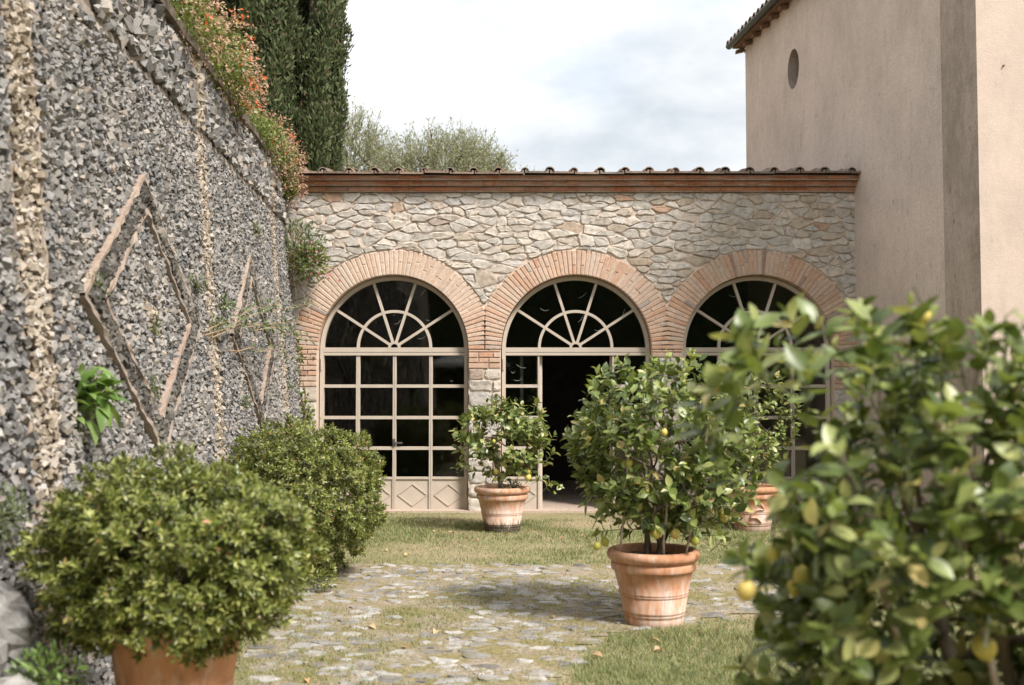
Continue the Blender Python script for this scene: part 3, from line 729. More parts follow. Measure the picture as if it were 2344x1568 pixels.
# roof of flat pan tiles and round cover tiles
SL = math.tan(R(7)); ZR = cz[3] + .012
mb = MB(); mb.add([(XL, YF - .12, ZR), (XR + .4, YF - .12, ZR), (XR + .4, YF + 5.4, ZR + 5.52 * SL), (XL, YF + 5.4, ZR + 5.52 * SL), (XL, YF - .12, ZR - .03), (XR + .4, YF - .12, ZR - .03), (XR + .4, YF + 5.4, ZR - .03 + 5.52 * SL), (XL, YF + 5.4, ZR - .03 + 5.52 * SL)], [(0,1,2,3), (7,6,5,4), (0,4,5,1)])
roof = mb.build('roof', M['roof_tile'], og)
x = XL; tw = .342
while x < XR + .05:
    for row in range(2):
        ya = YF - .235 + row * .42; za = ZR + .012 + (ya - YF + .12) * SL + .012 * row; yb = ya + .45; zb = ZR + .02 + (yb - YF + .12) * SL
        j = RNG.uniform(-.008, .008); dy = RNG.uniform(-.015, .015)
        V = []
        for (yy_, zz_) in ((ya + dy, za + j), (yb, zb)):
            V += [(x + .008, yy_, zz_ + .045), (x + .008, yy_, zz_), (x + tw - .008, yy_, zz_ - .003), (x + tw - .008, yy_, zz_ + .045), (x + tw - .035, yy_, zz_ + .045), (x + tw - .035, yy_, zz_ + .024), (x + .035, yy_, zz_ + .026), (x + .035, yy_, zz_ + .045)]
        piece('pan_tile', V, [(i, (i + 1) % 8, 8 + (i + 1) % 8, 8 + i) for i in range(8)] + [(7,6,5,4,3,2,1,0)], M['roof_tile'], roof)
        xc = x + tw + RNG.uniform(-.015, .015); hs = RNG.uniform(.85, 1.12); V = []
        for (yy_, zz_, r) in ((ya - .01 + dy, za + .028, .066 * hs), (yb, zb + .03, .054 * hs)):
            for rr in (r, r - .014):
                for i in range(7):
                    t_ = math.pi * i / 6; V.append((xc + rr * math.cos(t_), yy_, zz_ + rr * .9 * math.sin(t_)))
        F = [(i, i+1, 15+i, 14+i) for i in range(6)] + [(7+i, 21+i, 22+i, 8+i) for i in range(6)] + [(i, 7+i, 8+i, i+1) for i in range(6)]
        piece('cover_tile', V, F, M['roof_tile'], roof, False)
    x += tw
# the room behind the glass
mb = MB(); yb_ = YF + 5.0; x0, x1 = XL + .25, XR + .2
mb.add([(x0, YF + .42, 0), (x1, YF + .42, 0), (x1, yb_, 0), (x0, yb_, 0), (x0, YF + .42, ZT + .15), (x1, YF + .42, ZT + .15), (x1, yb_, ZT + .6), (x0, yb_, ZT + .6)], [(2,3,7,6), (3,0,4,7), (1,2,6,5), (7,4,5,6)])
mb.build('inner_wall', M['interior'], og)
mb = MB(); mb.box((x0, YF - .02, -.1), (x1, yb_, .03)); mb.build('room_floor', M['floor'], og)
# glazed screens in the arches
YW = YF + .20
def add_pane(parent, pts):
    n = len(pts); piece('pane', [(p[0], YW + .022, p[1]) for p in pts] + [(p[0], YW + .028, p[1]) for p in pts], [tuple(range(n))[::-1], tuple(range(n, 2 * n))] + [(i, (i + 1) % n, n + (i + 1) % n, n + i) for i in range(n)], M['glass'], parent)
RW = RI - .01; s_ = 0.0060
CX = [-164 * s_, -80 * s_, 0.0, 80 * s_, 164 * s_]
def zpx(py): return fx(1171, py)[1]
rowsz = [(zpx(880), zpx(813)), (zpx(953), zpx(887)), (zpx(1024), zpx(960)), (zpx(1094), zpx(1031))]
colx = [(-164, -88), (-79, -3), (5, 81), (89, 163)]
for k, c in enumerate(XC):
    mb = MB()
    mb.arc((c, ZS), RW - .052, RW, 0, math.pi, YW - .05, YW + .06, 40)
    for s in (-1, 1): mb.box((c + s * (RW - .026) - .026, YW - .05, .02), (c + s * (RW - .026) + .026, YW + .06, ZS - .001))
    mb.box((c - RW + .053, YW - .035, ZS - .028), (c + RW - .053, YW + .05, ZS + .034)); mb.box((c - RW + .053, YW - .045, ZS - .075), (c + RW - .053, YW + .055, ZS - .036))
    win = mb.build('arched_window', M['frame'], og)
    if k == 1: win['label'] = 'arched window with its middle doors folded open'
    # fanlight
    hub = (c, ZS + .034); ang = [R(33), R(72), R(108), R(147)]; Rf = RW - .05
    r_mid = .505
    m2 = MB(); m2.arc(hub, r_mid - .019, r_mid + .019, 0, math.pi, YW - .02, YW + .045, 28); m2.arc(hub, .05, .085, 0, math.pi, YW - .03, YW + .05, 14); m2.build('fan_arc', M['frame'], win)
    def rad_end(a):
        # distance from hub to the frame's inner circle centred at ZS
        d_ = math.sin(a) * (-.034); return d_ + math.sqrt(d_ * d_ + Rf * Rf - .034 ** 2)
    for a in ang:
        m2 = MB(); e = rad_end(a) + .01; m2.bar((hub[0] + .08 * math.cos(a), hub[1] + .08 * math.sin(a)), (hub[0] + e * math.cos(a), hub[1] + e * math.sin(a)), .036, YW - .023, YW + .048); m2.build('fan_bar', M['frame'], win)
    edges = [0.0] + ang + [math.pi]
    for i in range(5):
        A = np.linspace(edges[i], edges[i + 1], 8)
        add_pane(win, [(hub[0] + r_mid * math.cos(a), hub[1] + r_mid * math.sin(a)) for a in A[::-1]] + [(hub[0] + rad_end(a) * math.cos(a), hub[1] + rad_end(a) * math.sin(a)) for a in A])
        add_pane(win, [(hub[0] + .06 * math.cos(a), hub[1] + .06 * math.sin(a)) for a in A[::-1]] + [(hub[0] + (r_mid - .004) * math.cos(a), hub[1] + (r_mid - .004) * math.sin(a)) for a in A])
    # below the transom: four columns, the middle two are doors (open in the second arch)
    def column(j, par, xo=0.0):
        xa, xb = colx[j][0] * s_ + xo, colx[j][1] * s_ + xo; top = ZS - .076
        m = MB()
        st = .05
        m.box((xa - st * .5 - .003, YW - .03, .03), (xa - .001, YW + .05, top)); m.box((xb + .001, YW - .03, .03), (xb + st * .5 - .001, YW + .05, top))
        zz = [rowsz[0][1]] + [0]
        for q in range(4):
            zt_ = top if q == 0 else rowsz[q - 1][0]; m.box((xa, YW - .026, rowsz[q][1] - .001), (xb, YW + .046, zt_ + (0 if q == 0 else .001)))
        m.box((xa, YW - .026, .03 + (rowsz[3][0] - .03) * .93), (xb, YW + .046, rowsz[3][0]))
        m.build('glazing_bar', M['frame'], par)
        for (z0_, z1_) in rowsz: add_pane(par, [(xa - .004, z0_), (xb + .004, z0_), (xb + .004, z1_), (xa - .004, z1_)])
        pz = .03 + (rowsz[3][0] - .03) * .93
        m = MB(); m.box((xa, YW - .008, .031), (xb, YW + .02, pz - .001))
        cz_ = (.03 + pz) / 2 - .01; cx_ = (xa + xb) / 2; hw, hh = (xb - xa) * .44, pz * .34
        pts = [(cx_ - hw, cz_), (cx_, cz_ + hh), (cx_ + hw, cz_), (cx_, cz_ - hh)]
        for q in range(4): m.bar(pts[q], pts[(q + 1) % 4], .014, YW - .020, YW - .0075)
        m.build('door_panel', M['frame'], par)
    for j in range(4):
        if k == 1 and j in (1, 2): continue
        column(j, win, c)
    if k != 1:
        m = MB(); m.box((c - .005, YW - .058, .93), (c + .12, YW - .035, .955)); m.box((c - .01, YW - .05, .9), (c + .02, YW - .031, 1.0)); m.build('door_handle', M['iron'], win)
    for s in (-1, 1):
        for z in (.2, 1.95):
            m = MB(); m.tube([(c + s * (RW - .02), YW - .06, z), (c + s * (RW - .02), YW - .06, z + .16)], .011, 6); m.build('hinge', M['frame'], win)
    m = MB(); rw_ = np.random.default_rng(60 + k)
    for _ in range(9):
        if rw_.random() < .6: a = rw_.uniform(.25, 2.9); r_ = rw_.uniform(.3, .95); x_, z_ = c + r_ * math.cos(a), ZS + .06 + r_ * math.sin(a) * .95
        else: x_, z_ = c + rw_.uniform(-.95, -.5) * (1 if k == 1 else rw_.choice([1, -1])), rw_.uniform(1.2, 2.1)
        L_ = rw_.uniform(.04, .16); a = rw_.uniform(-.6, .6) + (1.5 if rw_.random() < .3 else 0); sg = rw_.uniform(.005, .03)
        pts = [(x_ + L_ * f * math.cos(a), YW + .016, z_ + L_ * f * math.sin(a) - sg * math.sin(math.pi * f)) for f in np.linspace(0, 1, 6)]; m.tube(pts, [.0008, .0016, .002, .0022, .0014, .0008], 3, False)
    m.build('cobwebs', M['string'], win, False, 'stuff')
    if k == 1:                                # both leaves swung back into the room
        for j, hx, an in ((1, colx[1][0] * s_ - .02, R(118)), (2, colx[2][1] * s_ + .02, R(-122))):
            h = Vector((c + hx, YW + .06, 0)); n0 = set(bpy.data.objects.keys())
            leaf = put('door_leaf', mk_mesh('door_leaf', [(-.01, -.01, .04), (.01, -.01, .04), (.01, .01, .04), (-.01, .01, .04), (-.01, -.01, ZS - .1), (.01, -.01, ZS - .1), (.01, .01, ZS - .1), (-.01, .01, ZS - .1)], [(0,3,2,1), (4,5,6,7), (0,1,5,4), (1,2,6,5), (2,3,7,6), (3,0,4,7)], M['frame']), og, h)
            WL[leaf.name] = Vector((0, 0, 0)); column(j, leaf, c)
            ch = [o for o in bpy.data.objects if o.parent == leaf]
            T = Matrix.Translation(-h - Vector((0, -.06, 0)))
            for o in ch: o.matrix_basis = T @ o.matrix_basis
            leaf.rotation_euler = (0, 0, an)

# ------------------------------------------------------------------ the tall plastered house on the right
hs = thing('plastered_house', (5.2, 13, 0), 'tall beige plastered house with an oval opening and weathered dark corner strip', 'house')
def ha(px, py):                                # a pixel -> its point on the long side wall
    v = ray(px, py); a = 4.73 + .105 * YF; t = a / (v[0] + .105 * v[1]); return v * t + np.array([0, 0, CAMZ])
def hx(d): return 4.73 - .105 * (d - YF)
EZ = ha(1708, 102)[2]; dF = ha(1708, 400)[1]; dN = ha(2168, 500)[1]
# side wall with an oval hole
oc = ha(1815, 158); du = (ha(1802, 158)[1] - ha(1828, 158)[1]) / 2; dv = (ha(1815, 113)[2] - ha(1815, 204)[2]) / 2
EL = [(oc[1] + du * math.cos(t_), oc[2] + dv * math.sin(t_)) for t_ in np.linspace(0, 2 * math.pi, 33)[:-1]]
HA = lambda d, z, o=0.0: (hx(d) + o, d + .105 * o, z)
m = MB(); outr = [(dN, -.1), (dF, -.1), (dF, EZ + .2), (dN, EZ + .2)]
V = [HA(*e) for e in EL] + [HA(*o) for o in outr]; F = []
cor4 = [32, 33, 34, 35]; q4 = lambda i: 0
# ring the hole: each ellipse vertex is joined to the corner of its quadrant
def quad_of(i):
    t_ = 2 * math.pi * (i + .5) / 32
    return 34 if t_ < math.pi / 2 else 35 if t_ < math.pi else 32 if t_ < 1.5 * math.pi else 33
for i in range(32): F.append((i, (i + 1) % 32, quad_of(i)))
for i, (a, b) in ((0, (33, 34)), (8, (34, 35)), (16, (35, 32)), (24, (32, 33))): F.append((i, b, a))
m.add(V, F)
m.add([HA(dF, -.1), HA(dF, -.1, 6), HA(dF, EZ + .2, 6), HA(dF, EZ + .2)], [(0,1,2,3)])
m.build('side_wall', M['stucco'], hs)
m = MB(); V = [HA(*e) for e in EL] + [HA(*e, .62) for e in EL]
m.add(V, [(i, 32 + i, 32 + (i + 1) % 32, (i + 1) % 32) for i in range(32)]); m.build('oval_reveal', M['stucco_dirt_shade'], hs)  # darker plaster colour stands in for shade inside the recess
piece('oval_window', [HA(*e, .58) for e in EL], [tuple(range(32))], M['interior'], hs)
# corner strip and front wall
dC = ha(2251, 500)[1]
m = MB(); p0 = np.array(HA(dN, 0, -.045)); p1 = np.array(HA(dC, 0, -.045)); 
Zt = EZ + .2; a = [HA(dN + .0, -.1, .0), HA(dN, -.1, -.045), HA(dC, -.1, -.045)]
fr0 = np.array(a[2]); fr1 = fr0 + np.array([6.5, -.3, 0])
up = lambda v: (v[0], v[1], Zt)
m.add([a[0], a[1], a[2], up(a[0]), up(a[1]), up(a[2])], [(0,1,4,3), (1,2,5,4)]); m.build('corner_strip', M['stucco_dirt_shade'], hs)
m = MB(); m.add([fr0, fr1, up(fr1), up(fr0)], [(0,1,2,3)]); m.build('front_wall', M['stucco_pink'], hs)
for (px, py) in ((2300, 148), (2338, 770), (2322, 800)):
    v = ray(px, py); y = fr0[1] - .06; t_ = y / v[1]; q = v * t_ + np.array([0, 0, CAMZ]); mm = MB(); q[1] = fr0[1] - (q[0] - fr0[0]) * .046
    mm.tube([q + [0, .05, 0], q + [0, -.02, 0]], .010, 8); mm.build('wall_hook', M['iron'], hs)
# eaves
eo = .20
m = MB(); m.add([HA(dC - .3, EZ - .02, .02), HA(dF + .12, EZ - .02, .02), HA(dF + .12, EZ - .03, -eo), HA(dC - .3, EZ - .03, -eo), HA(dC - .3, EZ + .05, .02), HA(dF + .12, EZ + .05, .02), HA(dF + .12, EZ + .02, -eo), HA(dC - .3, EZ + .02, -eo)], [(0,1,2,3), (7,6,5,4), (1,5,6,2), (2,6,7,3)])
m.add([HA(dF + .12, EZ - .02, .02), HA(dF + .12, EZ + 1.6, 6), HA(dF + .12, EZ + 1.5, 6), HA(dF + .12, EZ - .1, .02)], [(0,1,2,3)])
m.build('eaves_board', M['wood'], hs)
for d in np.arange(dC - .2, dF + .3, .45):
    m = MB(); q = [HA(d, EZ - .03, .0), HA(d + .09, EZ - .03, .0), HA(d + .09, EZ - .07, -eo + .05), HA(d, EZ - .07, -eo + .05)]; m.add(q + [(p[0], p[1], p[2] - .06) for p in q], [(4,7,6,5), (0,3,7,4), (1,5,6,2), (2,6,7,3)]); m.build('rafter_end', M['wood'], hs)
m = MB(); V = []; F = []
ds = np.linspace(dC - .35, dF + .16, 16)
for d in ds:
    for i in range(9):
        t_ = math.pi * i / 8; V.append(HA(d, EZ + .03 - .062 * math.sin(t_), -eo - .055 + .062 * math.cos(t_)))
for j in range(15): F += [(9*j + i, 9*j + i + 1, 9*j + 10 + i, 9*j + 9 + i) for i in range(8)]
F += [tuple(range(9)), tuple(range(135, 144))[::-1]]
m.add(V, F); m.build('gutter', M['gutter'], hs)
m = MB(); m.add([HA(dC - .35, EZ + .07, -eo), HA(dF + .13, EZ + .07, -eo), HA(dF + .13, EZ + 1.7, 6), HA(dC - .35, EZ + 1.7, 6)], [(0,1,2,3)]); rf = m.build('roof', M['roof_tile'], hs)
for d in np.arange(dC - .3, dF + .3, .21):
    V = []
    for (o, dz) in ((-eo - .06, .02), (1.2, .02 + 1.26 * .265)):
        for rr in (.085, .065):
            for i in range(7):
                t_ = math.pi * i / 6; V.append(HA(d + rr * math.cos(t_), EZ + .06 + dz + rr * math.sin(t_), o))
    piece('cover_tile', V, [(i, i+1, 15+i, 14+i) for i in range(6)] + [(7+i, 21+i, 22+i, 8+i) for i in range(6)] + [(i, 7+i, 8+i, i+1) for i in range(6)], M['roof_tile'], rf)

# ------------------------------------------------------------------ cobbled path
pth = [at_z(*q)[:2] for q in ((430, 1640), (640, 1400), (780, 1292), (1780, 1294), (1820, 1400), (1560, 1432), (1400, 1455), (1320, 1520), (1290, 1640))]
pth = np.array(pth)
def in_poly(x, y, P):
    c = np.zeros(np.shape(x), bool); n = len(P)
    for i in range(n):
        (x0, y0), (x1, y1) = P[i], P[(i + 1) % n]
        c ^= ((y0 > y) != (y1 > y)) & (x < (x1 - x0) * (y - y0) / (y1 - y0 + 1e-12) + x0)
    return c
gxx = np.arange(pth[:, 0].min(), pth[:, 0].max() + .1, .12); gyy = np.arange(pth[:, 1].min(), pth[:, 1].max() + .1, .12)
V = []; F = []; idx = {}
for x in gxx:
    for y in gyy:
        wob = .16 * (vnoise(x * 3, y * 3, 5) - .5)
        if in_poly(np.array(x + wob), np.array(y + wob), pth): idx[(round(x, 3), round(y, 3))] = len(V); V.append((x, y, float(gz(x, y)) + .006))
for (x, y), i in list(idx.items()):
    a, b, c_ = idx.get((round(x + .12, 3), y)), idx.get((round(x + .12, 3), round(y + .12, 3))), idx.get((x, round(y + .12, 3)))
    if None not in (a, b, c_): F.append((i, a, b, c_))
path = piece('path', V, F, M['path_earth'], None, True, 'structure')
sd = []; y = pth[:, 1].min()
while y < pth[:, 1].max() + .1:
    x = pth[:, 0].min() - RNG.uniform(0, .2); st = RNG.uniform(.09, .145)
    while x < pth[:, 0].max() + .2: sd.append((x + RNG.uniform(-.05, .05), y + RNG.uniform(-.05, .05))); x += RNG.uniform(.10, .25)
    y += st
sd = np.array(sd); cells = voronoi(sd, .8, 1.0, .5); STN = []; ncob = 0
cand = []
for q, Pc in zip(sd, cells):
    if len(Pc) < 3 or not in_poly(np.array(q[0]), np.array(q[1]), pth): continue
    X, Y, D_ = proj([(q[0], q[1], 0)])
    if X[0] < 380 or X[0] > 1850 or Y[0] > 1590: continue
    if RNG.random() < (.20 + .45 * (vnoise(q[0] * 1.3, q[1] * 1.3, 21) < .4)): continue
    A, ce = area_c(Pc)
    if A < .005: continue
    cand.append((D_[0], Pc))
cand.sort(key=lambda e: e[0])
def cobble(Pc):
    c, Q = stone2d(Pc, RNG.uniform(.008, .026), .2, 11)
    g = float(gz(c[0], c[1])); return stone3d(Q, c, .03, RNG.uniform(.001, .009), lambda p, h: (p[0], p[1], g + h), RNG.uniform(.6, .8), RNG.uniform(.002, .010), .06), Q
rv = []; rf_ = []; off = 0
for i, (d_, Pc) in enumerate(cand):
    (v, f), Q = cobble(Pc); STN.append(Q)
    if i < 300: piece('cobblestone', v, f, M['cobble'], path)
    else: rv.extend(v); rf_.extend([tuple(a + off for a in t_) for t_ in f]); off += len(v)
if rv: piece('far_cobblestones', rv, rf_, M['cobble'], path, False, 'stuff')

# ------------------------------------------------------------------ grass
n = 620000
gp = np.stack([RNG.uniform(-2.7, 5.2, n), RNG.uniform(0, 1, n)], 1); gp[:, 1] = 4.2 * (YF / 4.2) ** gp[:, 1]
X, Y, D_ = proj(np.column_stack([gp, np.zeros(n)]))
on = in_poly(gp[:, 0] + .12 * (vnoise(gp[:, 0] * 5, gp[:, 1] * 5, 8) - .5), gp[:, 1] + .12 * (vnoise(gp[:, 0] * 5, gp[:, 1] * 5, 9) - .5), pth)
dens = fbm(gp[:, 0] * .9, gp[:, 1] * .9, 31, 4); fine = vnoise(gp[:, 0] * 6, gp[:, 1] * 6, 33)
prob = np.where(on, np.clip((dens - .40) * 2.6, 0.05, .55) * (.3 + fine), np.clip((dens - .30) * 3.4, .05, 1.0) * (.45 + .55 * fine))
prob = np.where(gp[:, 1] > 14.2, prob * .25, prob)
prob = np.where((gp[:, 0] > .35) & (gp[:, 1] < 7.6) & ~on, np.clip(prob * 1.6 + .25, 0, 1), prob)
km = (X > -60) & (X < 2400) & (Y < 1640) & (RNG.random(n) < prob) & (gp[:, 0] > wbase(gp[:, 1]) + .03) & (gp[:, 1] < YF - .03)
def near_stone(pts):
    hit = np.zeros(len(pts), bool)
    for Q in STN:
        lo, hi = Q.min(0), Q.max(0); m_ = (pts[:, 0] > lo[0]) & (pts[:, 0] < hi[0]) & (pts[:, 1] > lo[1]) & (pts[:, 1] < hi[1])
        if m_.any():
            w_ = np.where(m_)[0]; hit[w_] |= in_poly(pts[w_, 0], pts[w_, 1], Q)
    return hit
gp = gp[km]; ns_ = ~near_stone(gp) | (RNG.random(len(gp)) < .16); gp = gp[ns_]; on = on[km][ns_]
n = len(gp); zg = 0.035 * (fbm(gp[:, 0] * .9, gp[:, 1] * .9, 3) - .5)
tall = fbm(gp[:, 0] * 1.7, gp[:, 1] * 1.7, 55)
h = RNG.uniform(.014, .040, n) * (.5 + tall) * np.where(on, .9, 1.15); an = RNG.uniform(0, 2 * math.pi, n); lean = RNG.uniform(.3, 1.5, n) * h; w = RNG.uniform(.0016, .0034, n) * (.6 + gp[:, 1] / 14)
dx, dy = np.cos(an), np.sin(an)
b0 = np.stack([gp[:, 0] - dy * w, gp[:, 1] + dx * w, zg - .004], 1); b1 = np.stack([gp[:, 0] + dy * w, gp[:, 1] - dx * w, zg - .004], 1); tp = np.stack([gp[:, 0] + dx * lean, gp[:, 1] + dy * lean, zg + h], 1)
V = np.stack([b0, b1, tp], 1).reshape(-1, 3); grass = piece('grass', V, np.arange(3 * n).reshape(-1, 3), M['grass'], None, False, 'stuff')
tag(grass, 'short thin grass with worn straw coloured patches', 'grass')
# ================================================================== PLANTS AND POTS
def pot(loc, s, label, mat, group='terracotta pots with lemon trees', scroll=False, cat='plant pot'):
    root = thing('terracotta_pot', loc, label, cat, group)
    pr = [(.205, 0), (.212, .015), (.216, .05), (.214, .062), (.220, .066), (.224, .080), (.221, .086), (.227, .090), (.230, .104), (.227, .110), (.243, .20), (.241, .204), (.247, .208), (.249, .218), (.246, .222), (.251, .226), (.252, .236), (.249, .242), (.283, .375), (.290, .380), (.299, .384), (.306, .395), (.307, .425), (.303, .438), (.294, .444), (.300, .452), (.320, .460), (.333, .478), (.336, .500), (.328, .520), (.310, .530), (.290, .528), (.277, .515), (.272, .46), (.26, .42)]
    b = MB(); b.lathe([(r * s, z * s) for r, z in pr], (0, 0, 0), 56, False)
    b.add([(.205 * s * math.cos(t_), .205 * s * math.sin(t_), 0) for t_ in np.linspace(0, 2 * math.pi, 57)[:-1]], [tuple(range(56))[::-1]])
    me = mk_mesh('body', b.V, b.F, mat, True); put('body', me, root, loc)
    n = 36; V = [(0, 0, .475 * s)]; F = []
    for rr in (.12, .274):
        for j in range(n): a = 2 * math.pi * j / n; V.append((rr * s * math.cos(a), rr * s * math.sin(a), (.47 + RNG.uniform(-.008, .01)) * s))
    for j in range(n): F += [(0, 1 + j, 1 + (j + 1) % n), (1 + j, 1 + n + j, 1 + n + (j + 1) % n, 1 + (j + 1) % n)]
    put('soil', mk_mesh('soil', V, F, M['soil'], True), root, loc)
    if scroll:
        pts = []
        for t_ in np.linspace(0, 1, 40):
            a = t_ * 2 * math.pi * 1.15; x = .085 * math.sin(a * 1.0) * (1 - .25 * t_); z = .335 - .22 * t_ + .02 * math.cos(a * 2); r_ = .21 + .26 * z * .33 + .0
            r_ = np.interp(z, [.1, .24, .375], [.232, .252, .285]); th = -math.pi / 2 + x / r_; pts.append((r_ * s * math.cos(th), r_ * s * math.sin(th), z * s))
        b = MB(); b.tube(pts, .013 * s, 7); put('scroll_relief', mk_mesh('scroll_relief', b.V, b.F, mat, True), root, loc)
    return root
def grow(base, crown_c, crown_r, stems, depth=2, seed=0, r0=.022):
    """stems from the soil into the crown, forking; returns tube builder and twig end points"""
    rg = np.random.default_rng(seed); bs = []; ends = []; b = None
    def limb(p, d, L_, r, lev):
        b = bs[-1]
        k = 6; pts = [p]; dd = d.copy()
        for i in range(k):
            dd = unit(dd + rg.normal(0, .16, 3) + np.array([0, 0, .03])); pts.append(pts[-1] + dd * L_ / k)
        b.tube(pts, np.linspace(r, r * .62, k + 1), 7 if lev == 0 else 5)
        if lev >= depth: ends.append(pts[-1]); return
        for q in range(rg.integers(2, 4)):
            i = rg.integers(3, k + 1); nd = unit(dd + rg.normal(0, .55, 3)); tgt = crown_c + crown_r * unit(rg.normal(size=3)) * rg.uniform(.4, .9)
            nd = unit(nd * .5 + unit(tgt - pts[i]) * .8); limb(pts[i], nd, L_ * rg.uniform(.55, .85), r * .6, lev + 1)
    for s in range(stems):
        a = 2 * math.pi * (s + rg.uniform(0, .6)) / stems; p = np.array(base) + np.array([math.cos(a), math.sin(a), 0]) * .05 * (stems > 1)
        tgt = crown_c + crown_r * np.array([math.cos(a) * .55, math.sin(a) * .55, 0.1]); d = tgt - p
        b = MB(); bs.append(b); limb(p, unit(d + np.array([0, 0, .25])), np.linalg.norm(d) * .75, r0 * rg.uniform(.75, 1.1), 0)
    return bs, ends
def twigs_in(c, r, n, seed, power=2.6, fill=.5, hole=.35, hs=3.0, keep=None):
    """points spread through a rounded-box crown, mostly near its surface, with gaps"""
    rg = np.random.default_rng(seed); out = []
    while len(out) < n:
        u = unit(rg.normal(size=3)); k = (np.abs(u) ** power).sum() ** (-1 / power); q = rg.uniform(fill, 1) ** .6
        p = u * k * q
        if vnoise(p[0] * hs + seed, p[1] * hs + p[2] * 4.1 * hs / 3 + 9, seed) < hole: continue
        p = p * (1 + .22 * (vnoise(u[0] * 2.3 + 5, u[2] * 2.3 + u[1] + 7, seed + 3) - .5))
        w_ = c + p * r
        if keep is None or keep(w_): out.append(w_)
    return np.array(out)
def leafy(tw, c, seed, per=(4, 8), L_=.10, s=(.07, .10), up=.6, out=.8):
    rg = np.random.default_rng(seed); P = []; D = []; N = []; S = []; b = MB()
    for t_ in tw:
        ax = unit(unit(t_ - c) * out + rg.normal(0, .45, 3) + np.array([0, 0, up])); n = rg.integers(*per)
        a = t_ - ax * L_ * .5; e = t_ + ax * L_ * .5; b.tube([a - ax * L_ * .5, a, e], [.0035, .003, .0015], 3, False)
        side = unit(np.cross(ax, rg.normal(size=3)))
        for i in range(n):
            f = (i + .5) / n; q = a + (e - a) * f; ph = 2.4 * i + rg.uniform(-.4, .4); sd = unit(np.cos(ph) * side + np.sin(ph) * np.cross(ax, side))
            d = unit(sd * 1.0 + ax * (.35 + .8 * f) + rg.normal(0, .2, 3) + np.array([0, 0, -.15]))
            P.append(q); D.append(d); N.append(unit(ax + unit(q - c) * .5 + np.array([0, -.15, .6]) + rg.normal(0, .35, 3))); S.append(rg.uniform(*s) * (.65 if f > .85 else 1))
    return P, D, N, S, b
def lemon_mesh(name, s=1.0):
    pr = [(.001, -.5), (.07, -.47), (.13, -.42), (.27, -.33), (.37, -.16), (.40, .0), (.37, .17), (.27, .33), (.14, .42), (.08, .46), (.05, .52), (.001, .54)]
    b = MB(); b.lathe([(r, z) for r, z in pr], (0, 0, 0), 16, False); return mk_mesh(name, b.V, b.F, M['lemon'], True)
LEM = lemon_mesh('lemon')
def add_lemon(root, p, s, stalk=.05):
    rot = Matrix.Rotation(RNG.uniform(-.35, .35), 3, 'X') @ Matrix.Rotation(RNG.uniform(-.35, .35), 3, 'Y')
    o = put('lemon', LEM, root, p, rot, s); b = MB(); b.tube([np.array(p) + [0, 0, s * .45], np.array(p) + [RNG.uniform(-.02, .02), RNG.uniform(-.02, .02), s * .5 + stalk]], .003, 4, False)
    o2 = put('stalk', mk_mesh('stalk', b.V, b.F, M['twig']), root, (0, 0, 0)); return o
def lemon_tree(potroot, loc, base_z, c, r, n, seed, label, stems=3, lemons=(), canes=(), r0=.022, s=(.07, .10), hole=.35, fill=.5, per=(4, 8), power=2.6, nparts=300, extra=None, keep=None):
    root = thing('lemon_tree', (loc[0], loc[1], loc[2] + base_z), label, 'lemon tree', 'lemon trees in pots')
    b, ends = grow((loc[0], loc[1], loc[2] + base_z - .04), c, r, stems, 2, seed, r0); [q.build('trunk' if stems == 1 else 'stem', M['bark'], root, True) for q in b]
    tw = twigs_in(c, r, n, seed, power, fill, hole, keep=keep)
    if extra is not None: tw = np.concatenate([tw, extra])
    P, D, N, S, tb = leafy(tw, c - np.array([0, 0, r[2] * .5]), seed + 1, per, .11, s)
    tb.build('twigs', M['twig'], root, False, 'stuff')
    foliage(root, P, D, N, S, LEAVES, M['lemon_leaf'], nparts)
    for (p, sz) in lemons: add_lemon(root, p, sz)
    for (a, b_) in canes:
        m = MB(); m.tube(np.linspace(a, b_, 6) + RNG.normal(0, .004, (6, 3)), .009, 7); m.build('cane', M['cane'], root, True)
    return root
def at_d(px, py, d): return at_y(px, py, d)

# ---- middle pot and its lemon tree
pm = at_z(1496, 1423); pm[2] = gz(pm[0], pm[1])
pot(pm, 1.0, 'large terracotta pot holding the tall lemon tree, on grass beside the cobbles', M['terracotta'])
dm = pm[1]
lm = [(at_d(1502, 1220, dm - .28), .085), (at_d(1546, 1222, dm - .27), .082), (at_d(1590, 1238, dm - .3), .075), (at_d(1657, 1183, dm - .2), .082), (at_d(1366, 1250, dm - .2), .07), (at_d(1384, 1240, dm - .1), .075), (at_d(1480, 1127, dm - .35), .07), (at_d(1461, 1108, dm - .3), .075), (at_d(1463, 1160, dm - .2), .06), (at_d(1520, 990, dm - .5), .06), (at_d(1440, 1060, dm - .4), .06)]
cm = np.array([pm[0] + .06, dm, 1.25])
cn = [((pm[0] - .26, dm - .14, .45), (pm[0] - .20, dm - .3, 1.35)), ((pm[0] + .04, dm - .22, .45), (pm[0] + .09, dm - .28, 1.25)), ((pm[0] + .20, dm - .16, .45), (pm[0] + .36, dm - .25, 1.4))]
ex = [at_d(px, py, dm + RNG.uniform(-.3, .1)) for px, py in ((1660, 1180), (1640, 1225), (1600, 1228), (1385, 1215), (1370, 1180), (1345, 1150), (1330, 1100), (1650, 1240), (1560, 1180))]
lemon_tree(None, pm, .47, cm, np.array([.66, .55, .62]), 640, 41, 'tall leafy lemon tree with ripe lemons and canes in the middle pot', 4, lm, cn, .024, hole=.30, fill=.45, s=(.066, .10), extra=ex)
